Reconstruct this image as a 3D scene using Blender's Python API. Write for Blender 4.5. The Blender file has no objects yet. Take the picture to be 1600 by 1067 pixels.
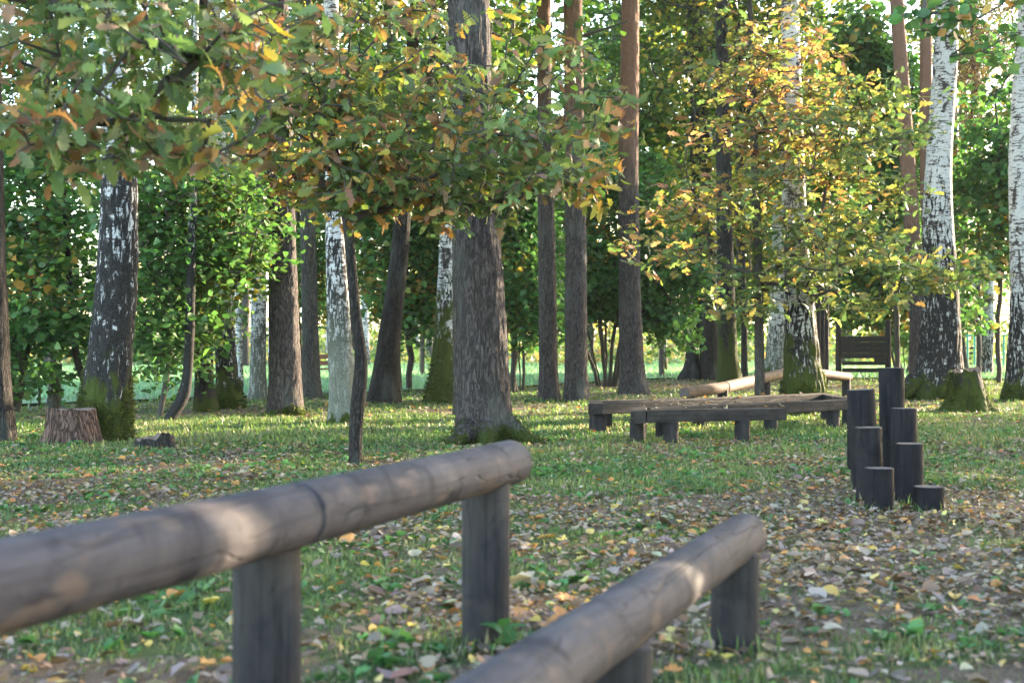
import bpy, math, random
import numpy as np
from mathutils import Vector, Matrix

R = math.radians
F = 2222.2           # focal length in pixels of the 1600 px wide photograph
YH = 540.0           # horizon row
EYE = 1.0            # eye height in metres
SUN_AZ, SUN_EL = 49.0, 12.0     # degrees to the right of the view, above the horizon

# ------------------------------------------------------------------ camera, sky, sun, exposure
scn = bpy.context.scene
COL = scn.collection
cd = bpy.data.cameras.new('camera')
cam = bpy.data.objects.new('camera', cd); COL.objects.link(cam)
cd.lens = 50; cd.sensor_width = 36; cd.clip_end = 2000; cd.clip_start = 0.05
cam.location = (0, 0, EYE)
cam.rotation_euler = (R(90) + math.atan((YH - 533.5) / F), 0, 0)
cd.dof.use_dof = True; cd.dof.focus_distance = 15.5; cd.dof.aperture_fstop = 3.4; cd.dof.aperture_blades = 7
scn.camera = cam

w = bpy.data.worlds.new("World"); scn.world = w; w.use_nodes = True
nt = w.node_tree
bg = nt.nodes['Background']
sky = nt.nodes.new('ShaderNodeTexSky'); sky.sky_type = 'NISHITA'; sky.sun_disc = False
sky.sun_elevation = R(SUN_EL); sky.sun_rotation = R(SUN_AZ)
sky.air_density = 1.0; sky.dust_density = 1.0; sky.ozone_density = 1.0
nt.links.new(sky.outputs[0], bg.inputs[0]); bg.inputs[1].default_value = 0.15

sd = bpy.data.lights.new('sun', 'SUN'); sun = bpy.data.objects.new('sun', sd); COL.objects.link(sun)
sd.energy = 4.2; sd.angle = R(0.5); sd.color = (1.0, 0.80, 0.56)
sdir = Vector((math.sin(R(SUN_AZ)) * math.cos(R(SUN_EL)), math.cos(R(SUN_AZ)) * math.cos(R(SUN_EL)), math.sin(R(SUN_EL))))
sun.rotation_euler = sdir.to_track_quat('Z', 'Y').to_euler()
sun.location = sdir * 60

vs = scn.view_settings
vs.view_transform = 'Standard'; vs.look = 'None'; vs.gamma = 1; vs.use_curve_mapping = False
vs.exposure = 3.38
scn.render.engine = 'CYCLES'
scn.cycles.use_denoising = True
scn.cycles.max_bounces = 8; scn.cycles.transmission_bounces = 4; scn.cycles.diffuse_bounces = 4
scn.cycles.volume_bounces = 0
HAZE = 0.0002

# ------------------------------------------------------------------ small helpers
def at(px, py, d):
    """photograph pixel at a distance -> world point"""
    return np.array([(px - 800.0) * d / F, d, EYE - (py - YH) * d / F])
def dist_at(py):
    return F * EYE / (py - YH)

def hsh(ix, iy, iz, seed):
    h = (ix.astype(np.uint32) * np.uint32(374761393) + iy.astype(np.uint32) * np.uint32(668265263)
         + iz.astype(np.uint32) * np.uint32(2147483647) + np.uint32((seed * 1274126177) & 0xffffffff))
    h = (h ^ (h >> np.uint32(13))) * np.uint32(1274126177)
    h = (h ^ (h >> np.uint32(16))) * np.uint32(2246822519)
    h = h ^ (h >> np.uint32(15))
    return (h & np.uint32(0xffffff)).astype(np.float64) / float(0xffffff)
def vn(p, seed=0):
    p = np.asarray(p, float); i = np.floor(p).astype(np.int64); f = p - i; f = f * f * (3 - 2 * f)
    r = 0
    for a in (0, 1):
        for b in (0, 1):
            for c in (0, 1):
                wt = (f[:, 0] if a else 1 - f[:, 0]) * (f[:, 1] if b else 1 - f[:, 1]) * (f[:, 2] if c else 1 - f[:, 2])
                r = r + wt * hsh(i[:, 0] + a, i[:, 1] + b, i[:, 2] + c, seed)
    return r
def fbm(p, seed=0, o=3):
    s, a, t = 0, 1.0, 0
    p = np.asarray(p, float)
    for k in range(o):
        s = s + a * vn(p * (2 ** k), seed + k * 7); t += a; a *= .5
    return s / t
def xy(x, y, k):
    return np.stack([x * k, y * k, np.zeros_like(x)], 1)

def nrm(v):
    return v / np.maximum(np.linalg.norm(v, axis=-1, keepdims=True), 1e-9)

def mesh_np(name, V, faces, mat=None, col=None, smooth=False, sharp=None):
    """faces: list of int arrays (n,3) or (n,4)"""
    me = bpy.data.meshes.new(name)
    V = np.asarray(V, np.float32)
    faces = [np.asarray(f, np.int32) for f in faces if len(f)]
    me.vertices.add(len(V)); me.vertices.foreach_set('co', V.ravel())
    idx = np.concatenate([f.ravel() for f in faces])
    sizes = np.concatenate([np.full(len(f), f.shape[1], np.int32) for f in faces])
    starts = np.concatenate([[0], np.cumsum(sizes)[:-1]]).astype(np.int32)
    me.loops.add(len(idx)); me.loops.foreach_set('vertex_index', idx)
    me.polygons.add(len(sizes)); me.polygons.foreach_set('loop_start', starts)
    try: me.polygons.foreach_set('loop_total', sizes)
    except Exception: pass
    if smooth: me.polygons.foreach_set('use_smooth', np.ones(len(sizes), bool))
    if col is not None:
        a = me.attributes.new('Col', 'FLOAT_COLOR', 'POINT')
        c = np.ones((len(V), 4), np.float32); c[:, :3] = col
        a.data.foreach_set('color', c.ravel())
    me.update(calc_edges=True)
    if mat: me.materials.append(mat)
    return me
def link(name, me, parent=None, loc=None):
    o = bpy.data.objects.new(name, me); COL.objects.link(o)
    if parent: o.parent = parent
    if loc is not None: o.location = [float(v) for v in loc]
    return o
def tag(o, label, cat, group=None):
    o['label'] = label; o['category'] = cat
    if group: o['group'] = group
    return o
def thing(name, label, cat, loc=(0, 0, 0), group=None):
    return tag(link(name, None, None, loc), label, cat, group)
def kind(o, k): o['kind'] = k; return o

# ------------------------------------------------------------------ materials
def newmat(name):
    m = bpy.data.materials.new(name); m.use_nodes = True
    return m, m.node_tree.nodes, m.node_tree.links, m.node_tree.nodes['Principled BSDF']
def nd(N, t, **kw):
    n = N.new(t)
    for k, v in kw.items(): setattr(n, k, v)
    return n
def ramp(N, L, fac, stops, interp='LINEAR'):
    r = N.new('ShaderNodeValToRGB'); r.color_ramp.interpolation = interp
    e = r.color_ramp.elements
    while len(e) > 1: e.remove(e[-1])
    e[0].position = stops[0][0]; e[0].color = (*stops[0][1], 1)
    for p, c in stops[1:]:
        q = e.new(p); q.color = (*c, 1)
    L.new(fac, r.inputs[0]); return r.outputs[0]
def g3(v): return (v, v, v)
def mapped(N, L, scale, src='Object'):
    tc = N.new('ShaderNodeTexCoord'); mp = N.new('ShaderNodeMapping')
    mp.inputs['Scale'].default_value = scale
    L.new(tc.outputs[src], mp.inputs[0]); return mp.outputs[0]
def noise(N, L, vec, scale=1, detail=4, rough=.55, dist=0):
    n = N.new('ShaderNodeTexNoise'); L.new(vec, n.inputs['Vector'])
    n.inputs['Scale'].default_value = scale; n.inputs['Detail'].default_value = detail
    n.inputs['Roughness'].default_value = rough; n.inputs['Distortion'].default_value = dist
    return n.outputs['Fac']
def mixc(N, L, fac, a, b):
    m = N.new('ShaderNodeMix'); m.data_type = 'RGBA'
    for s, v in ((m.inputs[0], fac), (m.inputs[6], a), (m.inputs[7], b)):
        if hasattr(v, 'is_output'): L.new(v, s)
        elif isinstance(v, (int, float)): s.default_value = v
        else: s.default_value = (*v, 1)
    return m.outputs[2]
def mth(N, L, op, a, b=None, clamp=False):
    m = N.new('ShaderNodeMath'); m.operation = op; m.use_clamp = clamp
    for s, v in ((m.inputs[0], a), (m.inputs[1], b)):
        if v is None: continue
        if hasattr(v, 'is_output'): L.new(v, s)
        else: s.default_value = v
    return m.outputs[0]
def objz(N, L):
    tc = N.new('ShaderNodeTexCoord'); s = N.new('ShaderNodeSeparateXYZ'); L.new(tc.outputs['Object'], s.inputs[0]); return s.outputs[2]
def bump(N, L, bs, h, strength=.5, distance=.02):
    b = N.new('ShaderNodeBump'); b.inputs['Strength'].default_value = strength; b.inputs['Distance'].default_value = distance
    L.new(h, b.inputs['Height']); L.new(b.outputs[0], bs.inputs['Normal'])
def smoothstep(N, L, x, lo, hi):
    m = N.new('ShaderNodeMapRange'); m.interpolation_type = 'SMOOTHSTEP'
    L.new(x, m.inputs[0]); m.inputs[1].default_value = lo; m.inputs[2].default_value = hi
    return m.outputs[0]

_bark = {}
def bark(kindname, **k):
    key = (kindname, tuple(sorted(k.items())))
    if key in _bark: return _bark[key]
    m, N, L, B = newmat(kindname + '_bark')
    B.inputs['Roughness'].default_value = .9; B.inputs['Specular IOR Level'].default_value = .15
    z = objz(N, L)
    if kindname in ('pine', 'dark', 'grey'):
        sc = k.get('sc', 1.0)
        v = mapped(N, L, (21 * sc, 21 * sc, 7.5 * sc))
        nz = noise(N, L, v, 1.0, 3)
        # warp the plate pattern a little so that ridges wander
        wv = nd(N, 'ShaderNodeVectorMath', operation='ADD'); ns = nd(N, 'ShaderNodeTexNoise')
        L.new(v, ns.inputs['Vector']); ns.inputs['Scale'].default_value = .55; ns.inputs['Detail'].default_value = 3
        L.new(v, wv.inputs[0]); L.new(ns.outputs['Color'], wv.inputs[1])
        vo = nd(N, 'ShaderNodeTexVoronoi', feature='DISTANCE_TO_EDGE'); L.new(wv.outputs[0], vo.inputs['Vector']); vo.inputs['Scale'].default_value = 1.0
        rn = noise(N, L, mapped(N, L, (24 * sc, 24 * sc, 4.2 * sc)), 1, 3, .55, .9)
        r1 = smoothstep(N, L, mth(N, L, 'ABSOLUTE', mth(N, L, 'SUBTRACT', rn, .5)), .0, .085)
        r2 = smoothstep(N, L, mth(N, L, 'ADD', vo.outputs['Distance'], mth(N, L, 'MULTIPLY', rn, .25)), .08, .34)
        edge = mth(N, L, 'MULTIPLY', r1, mth(N, L, 'ADD', .45, mth(N, L, 'MULTIPLY', r2, .55)))
        fine = noise(N, L, mapped(N, L, (75, 75, 38)), 1, 6, .75)
        big = noise(N, L, mapped(N, L, (2.6, 2.6, 1.1)), 1, 4)
        base = {'pine': ((.032, .027, .026), (.118, .098, .094)), 'dark': ((.016, .014, .013), (.062, .053, .048)),
                'grey': ((.045, .041, .038), (.14, .128, .115))}[kindname]
        c = mixc(N, L, edge, base[0], base[1])
        c = mixc(N, L, mth(N, L, 'MULTIPLY', smoothstep(N, L, fine, .38, .66), .75), c, tuple(x * .38 for x in base[1]))
        # grey-green lichen film in broad patches
        c = mixc(N, L, mth(N, L, 'MULTIPLY', smoothstep(N, L, big, .5, .72), k.get('lichen', .45)), c, (.125, .14, .125))
        if k.get('red', 0): c = mixc(N, L, k['red'], c, mixc(N, L, edge, (.035, .02, .015), (.20, .115, .085)))
        oz = k.get('orange', None)
        if oz is not None:
            t = mth(N, L, 'ADD', z, mth(N, L, 'MULTIPLY', big, 4.0))
            oc = mixc(N, L, smoothstep(N, L, fine, .3, .7), (.15, .085, .06), (.27, .155, .105))
            c = mixc(N, L, smoothstep(N, L, t, oz + 1.0, oz + 4.0), c, oc)
        h = mth(N, L, 'ADD', mth(N, L, 'MULTIPLY', edge, 1.0), mth(N, L, 'MULTIPLY', fine, .55))
        bump(N, L, B, h, .9, .02)
    else:
        dz, amt = k.get('dark', 1.5), k.get('amt', .5)
        v1 = mapped(N, L, (16, 16, 4.5)); v2 = mapped(N, L, (7, 7, 27)); v3 = mapped(N, L, (2.2, 2.2, 1.5))
        fine = noise(N, L, mapped(N, L, (45, 45, 60)), 1, 4, .65)
        fiss = noise(N, L, v1, 1.3, 5, .68, .6)
        len_ = noise(N, L, v2, 1, 5, .72, .5)
        blot = noise(N, L, v3, 1.4, 3, .6, .8)
        white = mixc(N, L, smoothstep(N, L, fine, .3, .7), (.40, .395, .39), (.60, .595, .59))
        white = mixc(N, L, mth(N, L, 'MULTIPLY', smoothstep(N, L, blot, .4, .8), .35), white, (.55, .46, .40))
        # thin horizontal lenticels and a few large dark blotches
        c = mixc(N, L, smoothstep(N, L, mth(N, L, 'ADD', len_, mth(N, L, 'MULTIPLY', mth(N, L, 'SUBTRACT', blot, .5), .35)), .51, .585), white, (.06, .05, .045))
        c = mixc(N, L, smoothstep(N, L, mth(N, L, 'ADD', blot, mth(N, L, 'MULTIPLY', fine, .25)), .70, .76), c, (.05, .045, .04))
        # black furrowed bark that takes over towards the foot
        low = mth(N, L, 'SUBTRACT', 1.0, smoothstep(N, L, z, dz * .35, dz * 1.7))
        thr = mth(N, L, 'ADD', mth(N, L, 'MULTIPLY', low, amt * .72), mth(N, L, 'ADD', fiss, -.60 + k.get('more', 0)))
        dk = smoothstep(N, L, thr, 0.0, .07)
        darkc = mixc(N, L, smoothstep(N, L, fine, .3, .75), (.011, .010, .010), (.046, .043, .041))
        c = mixc(N, L, dk, c, darkc)
        if k.get('algae', 0):
            al = mth(N, L, 'MULTIPLY', mth(N, L, 'SUBTRACT', 1.0, smoothstep(N, L, z, .4, 2.0)), k['algae'])
            c = mixc(N, L, al, c, mixc(N, L, fine, (.08, .085, .06), (.26, .27, .22)))
        h = mth(N, L, 'ADD', mth(N, L, 'MULTIPLY', dk, mth(N, L, 'ADD', fiss, .3)), mth(N, L, 'MULTIPLY', fine, .25))
        bump(N, L, B, h, .8, .02)
    mz = k.get('moss', 0)
    if mz:
        mn = mth(N, L, 'ADD', mth(N, L, 'MULTIPLY', mth(N, L, 'SUBTRACT', noise(N, L, mapped(N, L, (6, 6, 3.5)), 1, 5, .65), .5), 2.4), .5)
        f2 = noise(N, L, mapped(N, L, (80, 80, 80)), 1, 3)
        t = mth(N, L, 'SUBTRACT', mth(N, L, 'MULTIPLY', z, .6 / mz), mn)
        mf = mth(N, L, 'SUBTRACT', 1.0, smoothstep(N, L, t, -.12, .22))
        mc = mixc(N, L, f2, (.018, .027, .006), (.075, .092, .018))
        c = mixc(N, L, mf, c, mc)
    L.new(c, B.inputs['Base Color'])
    _bark[key] = m
    return m

def leafmat(name, src, trans=.4, rough=.48, spec=.36):
    m, N, L, B = newmat(name)
    if src == 'attr':
        a = nd(N, 'ShaderNodeAttribute'); a.attribute_name = 'Col'; c = a.outputs['Color']
    else:
        a = nd(N, 'ShaderNodeObjectInfo'); c = a.outputs['Color']
    n = noise(N, L, mapped(N, L, (30, 30, 30)), 1, 3)
    c2 = mixc(N, L, mth(N, L, 'MULTIPLY', smoothstep(N, L, n, .45, .75), .3), c, (.13, .085, .03))
    L.new(c2, B.inputs['Base Color']); B.inputs['Roughness'].default_value = rough; B.inputs['Specular IOR Level'].default_value = spec
    if trans > 0:
        t = N.new('ShaderNodeBsdfTranslucent'); mx = N.new('ShaderNodeMixShader'); mx.inputs[0].default_value = trans
        tc = nd(N, 'ShaderNodeMix', data_type='RGBA', blend_type='MULTIPLY'); tc.inputs[0].default_value = 1
        L.new(c2, tc.inputs[6]); tc.inputs[7].default_value = (1.2, 1.4, .85, 1)
        L.new(tc.outputs[2], t.inputs[0])
        out = N['Material Output']
        L.new(B.outputs[0], mx.inputs[1]); L.new(t.outputs[0], mx.inputs[2]); L.new(mx.outputs[0], out.inputs[0])
    return m
M_LEAF = leafmat('leaf', 'attr', .42)
M_LEAFO = leafmat('leaf_single', 'obj', .42)
M_GRASS = leafmat('grass_blade', 'attr', .35, .55, .3)
M_LITTER = leafmat('dry_leaf', 'attr', .18, .6, .3)
M_LITTERO = leafmat('dry_leaf_single', 'obj', .18, .6, .3)
M_NEEDLE = leafmat('needles', 'attr', .2, .6, .2)

def twigmat():
    m, N, L, B = newmat('twig_bark'); B.inputs['Roughness'].default_value = .9
    n = noise(N, L, mapped(N, L, (25, 25, 12)), 1, 4)
    L.new(mixc(N, L, n, (.018, .015, .012), (.085, .072, .058)), B.inputs['Base Color']); bump(N, L, B, n, .5, .01); return m
M_TWIG = twigmat()

def woodmat(name, dark, light, patch, ring=.5, sc=1.0, streak=.6, rough=.75, warm=None):
    """weathered round timber; the grain runs along local X"""
    m, N, L, B = newmat(name); B.inputs['Roughness'].default_value = rough; B.inputs['Specular IOR Level'].default_value = .15
    g = noise(N, L, mapped(N, L, (2.2 * sc, 60 * sc, 60 * sc)), 1, 5, .65, .3)
    p = noise(N, L, mapped(N, L, (1.9 * sc, 4.5 * sc, 4.5 * sc)), 1, 5, .62, 1.2)
    q = noise(N, L, mapped(N, L, (6 * sc, 4 * sc, 4 * sc)), 1, 4, .6, 1.6)
    c = mixc(N, L, smoothstep(N, L, p, .3, .7), dark, light)
    c = mixc(N, L, mth(N, L, 'MULTIPLY', smoothstep(N, L, g, .42, .7), streak), c, tuple(x * .5 for x in dark))
    c = mixc(N, L, mth(N, L, 'MULTIPLY', smoothstep(N, L, q, .52, .70), ring), c, patch)
    if warm:
        r = noise(N, L, mapped(N, L, (4 * sc, 9 * sc, 9 * sc)), 1.3, 2)
        c = mixc(N, L, mth(N, L, 'MULTIPLY', smoothstep(N, L, r, .56, .72), .55), c, warm)
    vo = nd(N, 'ShaderNodeTexVoronoi'); L.new(mapped(N, L, (3.2 * sc, 6.5 * sc, 6.5 * sc)), vo.inputs['Vector']); vo.inputs['Randomness'].default_value = 1
    kn = mth(N, L, 'SUBTRACT', 1.0, smoothstep(N, L, vo.outputs['Distance'], .06, .17))
    c = mixc(N, L, mth(N, L, 'MULTIPLY', kn, .7), c, tuple(x * .55 for x in dark))
    cn = noise(N, L, mapped(N, L, (1.1 * sc, 16 * sc, 16 * sc)), 1, 2, .5, .4)
    ck = mth(N, L, 'SUBTRACT', 1.0, smoothstep(N, L, mth(N, L, 'ABSOLUTE', mth(N, L, 'SUBTRACT', cn, .5)), .0, .016))
    c = mixc(N, L, mth(N, L, 'MULTIPLY', ck, .4), c, tuple(x * .3 for x in dark))
    L.new(c, B.inputs['Base Color'])
    bump(N, L, B, mth(N, L, 'SUBTRACT', mth(N, L, 'ADD', g, mth(N, L, 'MULTIPLY', p, 1.5)), mth(N, L, 'MULTIPLY', ck, 2.0)), .45, .01)
    return m
def endgrain(name, dark, light):
    m, N, L, B = newmat(name); B.inputs['Roughness'].default_value = .9; B.inputs['Specular IOR Level'].default_value = .15
    v = mapped(N, L, (0, 1, 1)); ln = nd(N, 'ShaderNodeVectorMath', operation='LENGTH'); L.new(v, ln.inputs[0])
    n = noise(N, L, mapped(N, L, (12, 12, 12)), 1, 3)
    r = mth(N, L, 'SINE', mth(N, L, 'ADD', mth(N, L, 'MULTIPLY', ln.outputs['Value'], 700), mth(N, L, 'MULTIPLY', n, 9)))
    f = noise(N, L, mapped(N, L, (60, 60, 60)), 1, 4, .7)
    c = mixc(N, L, smoothstep(N, L, mth(N, L, 'ADD', mth(N, L, 'MULTIPLY', r, .12), f), .3, .75), dark, light)
    L.new(c, B.inputs['Base Color']); bump(N, L, B, f, .5, .01); return m
M_END = endgrain('grey_end_grain', (.05, .043, .042), (.16, .135, .122))
M_LOG = woodmat('weathered_log', (.034, .031, .037), (.082, .071, .074), (.015, .015, .021), .85, streak=.3, warm=(.15, .105, .08))
M_POST = woodmat('dark_post', (.024, .022, .024), (.060, .052, .048), (.016, .016, .021), .6, 1.0, .5)
M_STUMP = woodmat('tarred_post', (.010, .0095, .0115), (.026, .0225, .023), (.008, .008, .011), .6, 1.0, .5, .8)
M_PLANK = woodmat('dark_plank', (.024, .021, .020), (.060, .049, .043), (.016, .0145, .016), .5)
M_PLANK2 = woodmat('dark_board', (.020, .017, .017), (.045, .038, .035), (.014, .013, .015), .5)
M_RAIL = woodmat('warm_log', (.105, .068, .048), (.19, .125, .09), (.06, .042, .034), .6)

# ------------------------------------------------------------------ the lie of the land
def grassmask(x, y):
    """0 = bare soil under fallen leaves, 1 = full turf"""
    n = fbm(xy(x, y, .75), 3, 3); n2 = fbm(xy(x, y, 2.8), 17, 2)
    g = .5 + 1.1 * (n - .5) + 1.2 * (n2 - .5)
    def blob(cx, cy, rx, ry): return np.exp(-((x - cx) / rx) ** 2 - ((y - cy) / ry) ** 2)
    g = g - .5 * blob(2.2, 8.6, 1.5, 1.3) - .42 * blob(2.1, 10.6, .6, 1.5) - .22 * blob(1.6, 5.6, 1.6, 1.7)
    g = g - .55 * blob(-3.2, 9.8, 1.3, .7)  - .5 * blob(-4.6, 21.5, 2.0, 1.6) - .5 * blob(-2.5, 26, 1.2, 1.2)
    g = g - .6 * blob(7, 33, 7, 3.0) - .6 * blob(4, 38, 4, 4) - .35 * blob(.0, 13.6, .8, 1.0) - .3 * blob(8, 24, 2, 3)
    g = g + .55 * blob(-2.8, 15.5, 1.8, 2.2) + .5 * blob(.9, 11.6, 1.0, 2.2) + .3 * blob(-.6, 10.5, 1.5, 2.2) + .35 * blob(3.5, 15.5, 3, 2.2) + .3 * blob(4.3, 11, 1.2, 2)
    g = g + .25 * np.clip((y - 16) / 10, 0, 1) + .12 * blob(-1.2, 6.3, 1.5, 1.5) - .28 * blob(1.5, 4.4, 1.4, 1.0) 
    return np.clip(g, 0, 1)
def gz(x, y):
    x = np.atleast_1d(np.asarray(x, float)); y = np.atleast_1d(np.asarray(y, float))
    near = np.clip((y - 2) / 4, 0, 1)
    return .05 * (fbm(xy(x, y, .45), 5, 2) - .5) + .02 * near * (fbm(xy(x, y, 2.0), 9, 2) - .5)

def graded(lo, hi, fine_lo, fine_hi, step):
    a = list(np.arange(fine_lo, fine_hi + 1e-6, step)); s = step
    while a[-1] < hi: s *= 1.25; a.append(a[-1] + s)
    s = step; b = []
    c = fine_lo
    while c > lo: s *= 1.25; c -= s; b.append(c)
    return np.array(b[::-1] + a)
xs = graded(-500, 500, -13, 16, .14); ys = graded(-60, 700, 1.5, 36, .14)
GX, GY = np.meshgrid(xs, ys)
gx, gy = GX.ravel(), GY.ravel()
gm = grassmask(gx, gy)
V = np.stack([gx, gy, gz(gx, gy)], 1)
nx, ny = len(xs), len(ys)
i0 = (np.arange(ny - 1)[:, None] * nx + np.arange(nx - 1)[None, :]).ravel()
Q = np.stack([i0, i0 + 1, i0 + nx + 1, i0 + nx], 1)
m, N, L, B = newmat('forest_floor'); B.inputs['Roughness'].default_value = .95; B.inputs['Specular IOR Level'].default_value = .1
a = nd(N, 'ShaderNodeAttribute'); a.attribute_name = 'Col'
n1 = noise(N, L, mapped(N, L, (14, 14, 14)), 1, 5, .65); n2 = noise(N, L, mapped(N, L, (60, 60, 60)), 1, 4, .7)
soil = mixc(N, L, smoothstep(N, L, n2, .3, .7), (.04, .030, .024), (.15, .115, .09))
soil = mixc(N, L, mth(N, L, 'MULTIPLY', smoothstep(N, L, n1, .5, .7), .7), soil, (.17, .115, .075))
vo = nd(N, 'ShaderNodeTexVoronoi'); L.new(mapped(N, L, (48, 48, 48)), vo.inputs['Vector'])
sv = nd(N, 'ShaderNodeSeparateColor'); L.new(vo.outputs['Color'], sv.inputs[0])
soil = mixc(N, L, mth(N, L, 'MULTIPLY', smoothstep(N, L, sv.outputs[0], .35, .45), .8), soil, ramp(N, L, sv.outputs[1], [(0, (.07, .048, .035)), (.35, (.13, .085, .055)), (.6, (.20, .145, .10)), (.85, (.27, .20, .145)), (1, (.30, .20, .08))]))
gr = mixc(N, L, smoothstep(N, L, n2, .3, .7), (.035, .055, .02), (.095, .13, .05))
sp = nd(N, 'ShaderNodeSeparateColor'); L.new(a.outputs['Color'], sp.inputs[0])
t = mth(N, L, 'ADD', sp.outputs[0], mth(N, L, 'MULTIPLY', mth(N, L, 'SUBTRACT', n1, .5), .9))
L.new(mixc(N, L, smoothstep(N, L, t, .25, .6), soil, gr), B.inputs['Base Color']); bump(N, L, B, mth(N, L, 'ADD', n1, n2), .8, .03)
kind(link('ground', mesh_np('ground', V, [Q], m, np.repeat(gm[:, None], 3, 1), True)), 'structure')

# the open lawn beyond the wood, a sheet of its own with an uneven near edge
def lawn_edge(x):
    x = np.atleast_1d(np.asarray(x, float))
    return np.interp(x, [-40, -9, -6, -3, 0, 3, 7, 12, 20, 40], [20, 23, 25, 29, 33, 40, 44, 42, 36, 30]) + 2.2 * (fbm(xy(x, x * 0, .5), 31, 3) - .5)
lx = np.linspace(-150, 150, 601); rows = [0, .5, 1, 2, 4, 8, 16, 32, 60, 110]
LV = np.concatenate([np.stack([lx, lawn_edge(lx) + r, np.full_like(lx, .055)], 1) for r in rows])
n_ = len(lx); i0 = (np.arange(len(rows) - 1)[:, None] * n_ + np.arange(n_ - 1)[None, :]).ravel()
m, N, L, B = newmat('lawn'); B.inputs['Roughness'].default_value = .85; B.inputs['Specular IOR Level'].default_value = .2
n1 = noise(N, L, mapped(N, L, (.8, .8, .8)), 1, 4); n2 = noise(N, L, mapped(N, L, (30, 12, 30)), 1, 4, .7)
c = mixc(N, L, n1, (.15, .25, .12), (.22, .32, .17)); c = mixc(N, L, mth(N, L, 'MULTIPLY', n2, .35), c, (.10, .16, .07))
L.new(c, B.inputs['Base Color']); bump(N, L, B, n2, .8, .05)
kind(link('lawn', mesh_np('lawn', LV, [np.stack([i0, i0 + 1, i0 + n_ + 1, i0 + n_], 1)], m)), 'structure')

# ------------------------------------------------------------------ leaf shapes
def leaf_template(ts, ws, fold=.18, curl=.12, twist=0, seed=0, mid=None):
    """a blade along +X with normal +Z, three points per station"""
    rg = np.random.RandomState(seed); v = []
    for i, (t, w_) in enumerate(zip(ts, ws)):
        z = -curl * (t - .3) ** 2 * 1.3; tw = twist * (t - .5)
        wl, wr = w_ * (1 + rg.uniform(-.15, .15)), w_ * (1 + rg.uniform(-.15, .15))
        fz = fold + rg.uniform(-.05, .05)
        v += [(t, wl, z + wl * fz + wl * tw), (t, 0, z), (t, -wr, z + wr * fz - wr * tw)]
    v = np.array(v); f = []
    for i in range(len(ts) - 1):
        a = i * 3
        f += [(a, a + 1, a + 4, a + 3), (a + 1, a + 2, a + 5, a + 4)]
    return v, np.array(f)
OAK_T = [0, .07, .16, .23, .32, .40, .50, .58, .69, .77, .86, .94, 1.0]
OAK_W = [.012, .03, .10, .055, .17, .085, .235, .12, .255, .15, .19, .12, .03]
OAK = [leaf_template(OAK_T, np.array(OAK_W) * s, f, c, tw, i) for i, (s, f, c, tw) in enumerate([(1, .15, .15, .1), (1.1, .3, .3, -.2), (.9, .05, -.3, .4), (1.05, .5, .9, .2), (.95, .7, .2, -.4)])]
OAK2 = [leaf_template([0, .15, .3, .42, .58, .72, .88, 1.0], np.array([.012, .09, .19, .09, .27, .14, .2, .03]) * s, f, c, 0, i) for i, (s, f, c) in enumerate([(1, .15, .2), (1.1, .35, .4), (.95, .0, -.1)])]
OVAL = [leaf_template([0, .08, .25, .48, .7, .87, 1.0], np.array([.02, .19, .34, .39, .31, .15, .01]) * s, f, c, 0, i) for i, (s, f, c) in enumerate([(1, .12, .2), (1.05, .3, .35), (.95, .0, -.1)])]
OVALS = [leaf_template([0, .2, .5, .8, 1.0], np.array([.03, .31, .39, .22, .01]) * s, f, c, 0, i) for i, (s, f, c) in enumerate([(1, .12, .2), (1.05, .3, .35)])]
DRY = [leaf_template([0, .1, .28, .5, .72, .88, 1.0], np.array([.03, .2, .33, .37, .28, .14, .02]) * s, f, c, tw, i + 9) for i, (s, f, c, tw) in enumerate([(1, .35, .3, .1), (1.1, .55, -.4, -.3), (.85, -.3, .6, .2), (1, .15, .15, -.1), (1.2, .7, .2, 0)])]
MAPLE_T = [0, .12, .22, .34, .46, .58, .72, .84, 1.0]
DRYM = [leaf_template(MAPLE_T, np.array([.02, .30, .18, .48, .26, .40, .16, .17, .01]) * s, f, c, tw, i + 5) for i, (s, f, c, tw) in enumerate([(1, .2, .3, .1), (1, .5, -.3, .2)])]
NEEDLE = [(np.array([(0, .5, 0), (0, -.5, 0), (1, 0, 0)]) * (1, .07, 1), np.array([(0, 1, 2)]))]

def place(tmpls, P, D, Nn, S, C, rg):
    """one mesh out of many leaf copies; returns V, faces, col"""
    D = nrm(D); Rt = nrm(np.cross(Nn, D)); Nn = np.cross(D, Rt)
    pick = rg.randint(0, len(tmpls), len(P)); VV, FF, CC = [], [], []; base = 0
    for k, (tv, tf) in enumerate(tmpls):
        s = np.where(pick == k)[0]
        if not len(s): continue
        v = P[s][:, None, :] + S[s][:, None, None] * (tv[None, :, 0, None] * D[s][:, None, :] + tv[None, :, 1, None] * Rt[s][:, None, :] + tv[None, :, 2, None] * Nn[s][:, None, :])
        f = tf[None] + (np.arange(len(s)) * len(tv))[:, None, None] + base
        VV.append(v.reshape(-1, 3)); FF.append(f.reshape(-1, tf.shape[1])); CC.append(np.repeat(C[s], len(tv), 0)); base += len(s) * len(tv)
    return np.concatenate(VV), FF, np.concatenate(CC)
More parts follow.
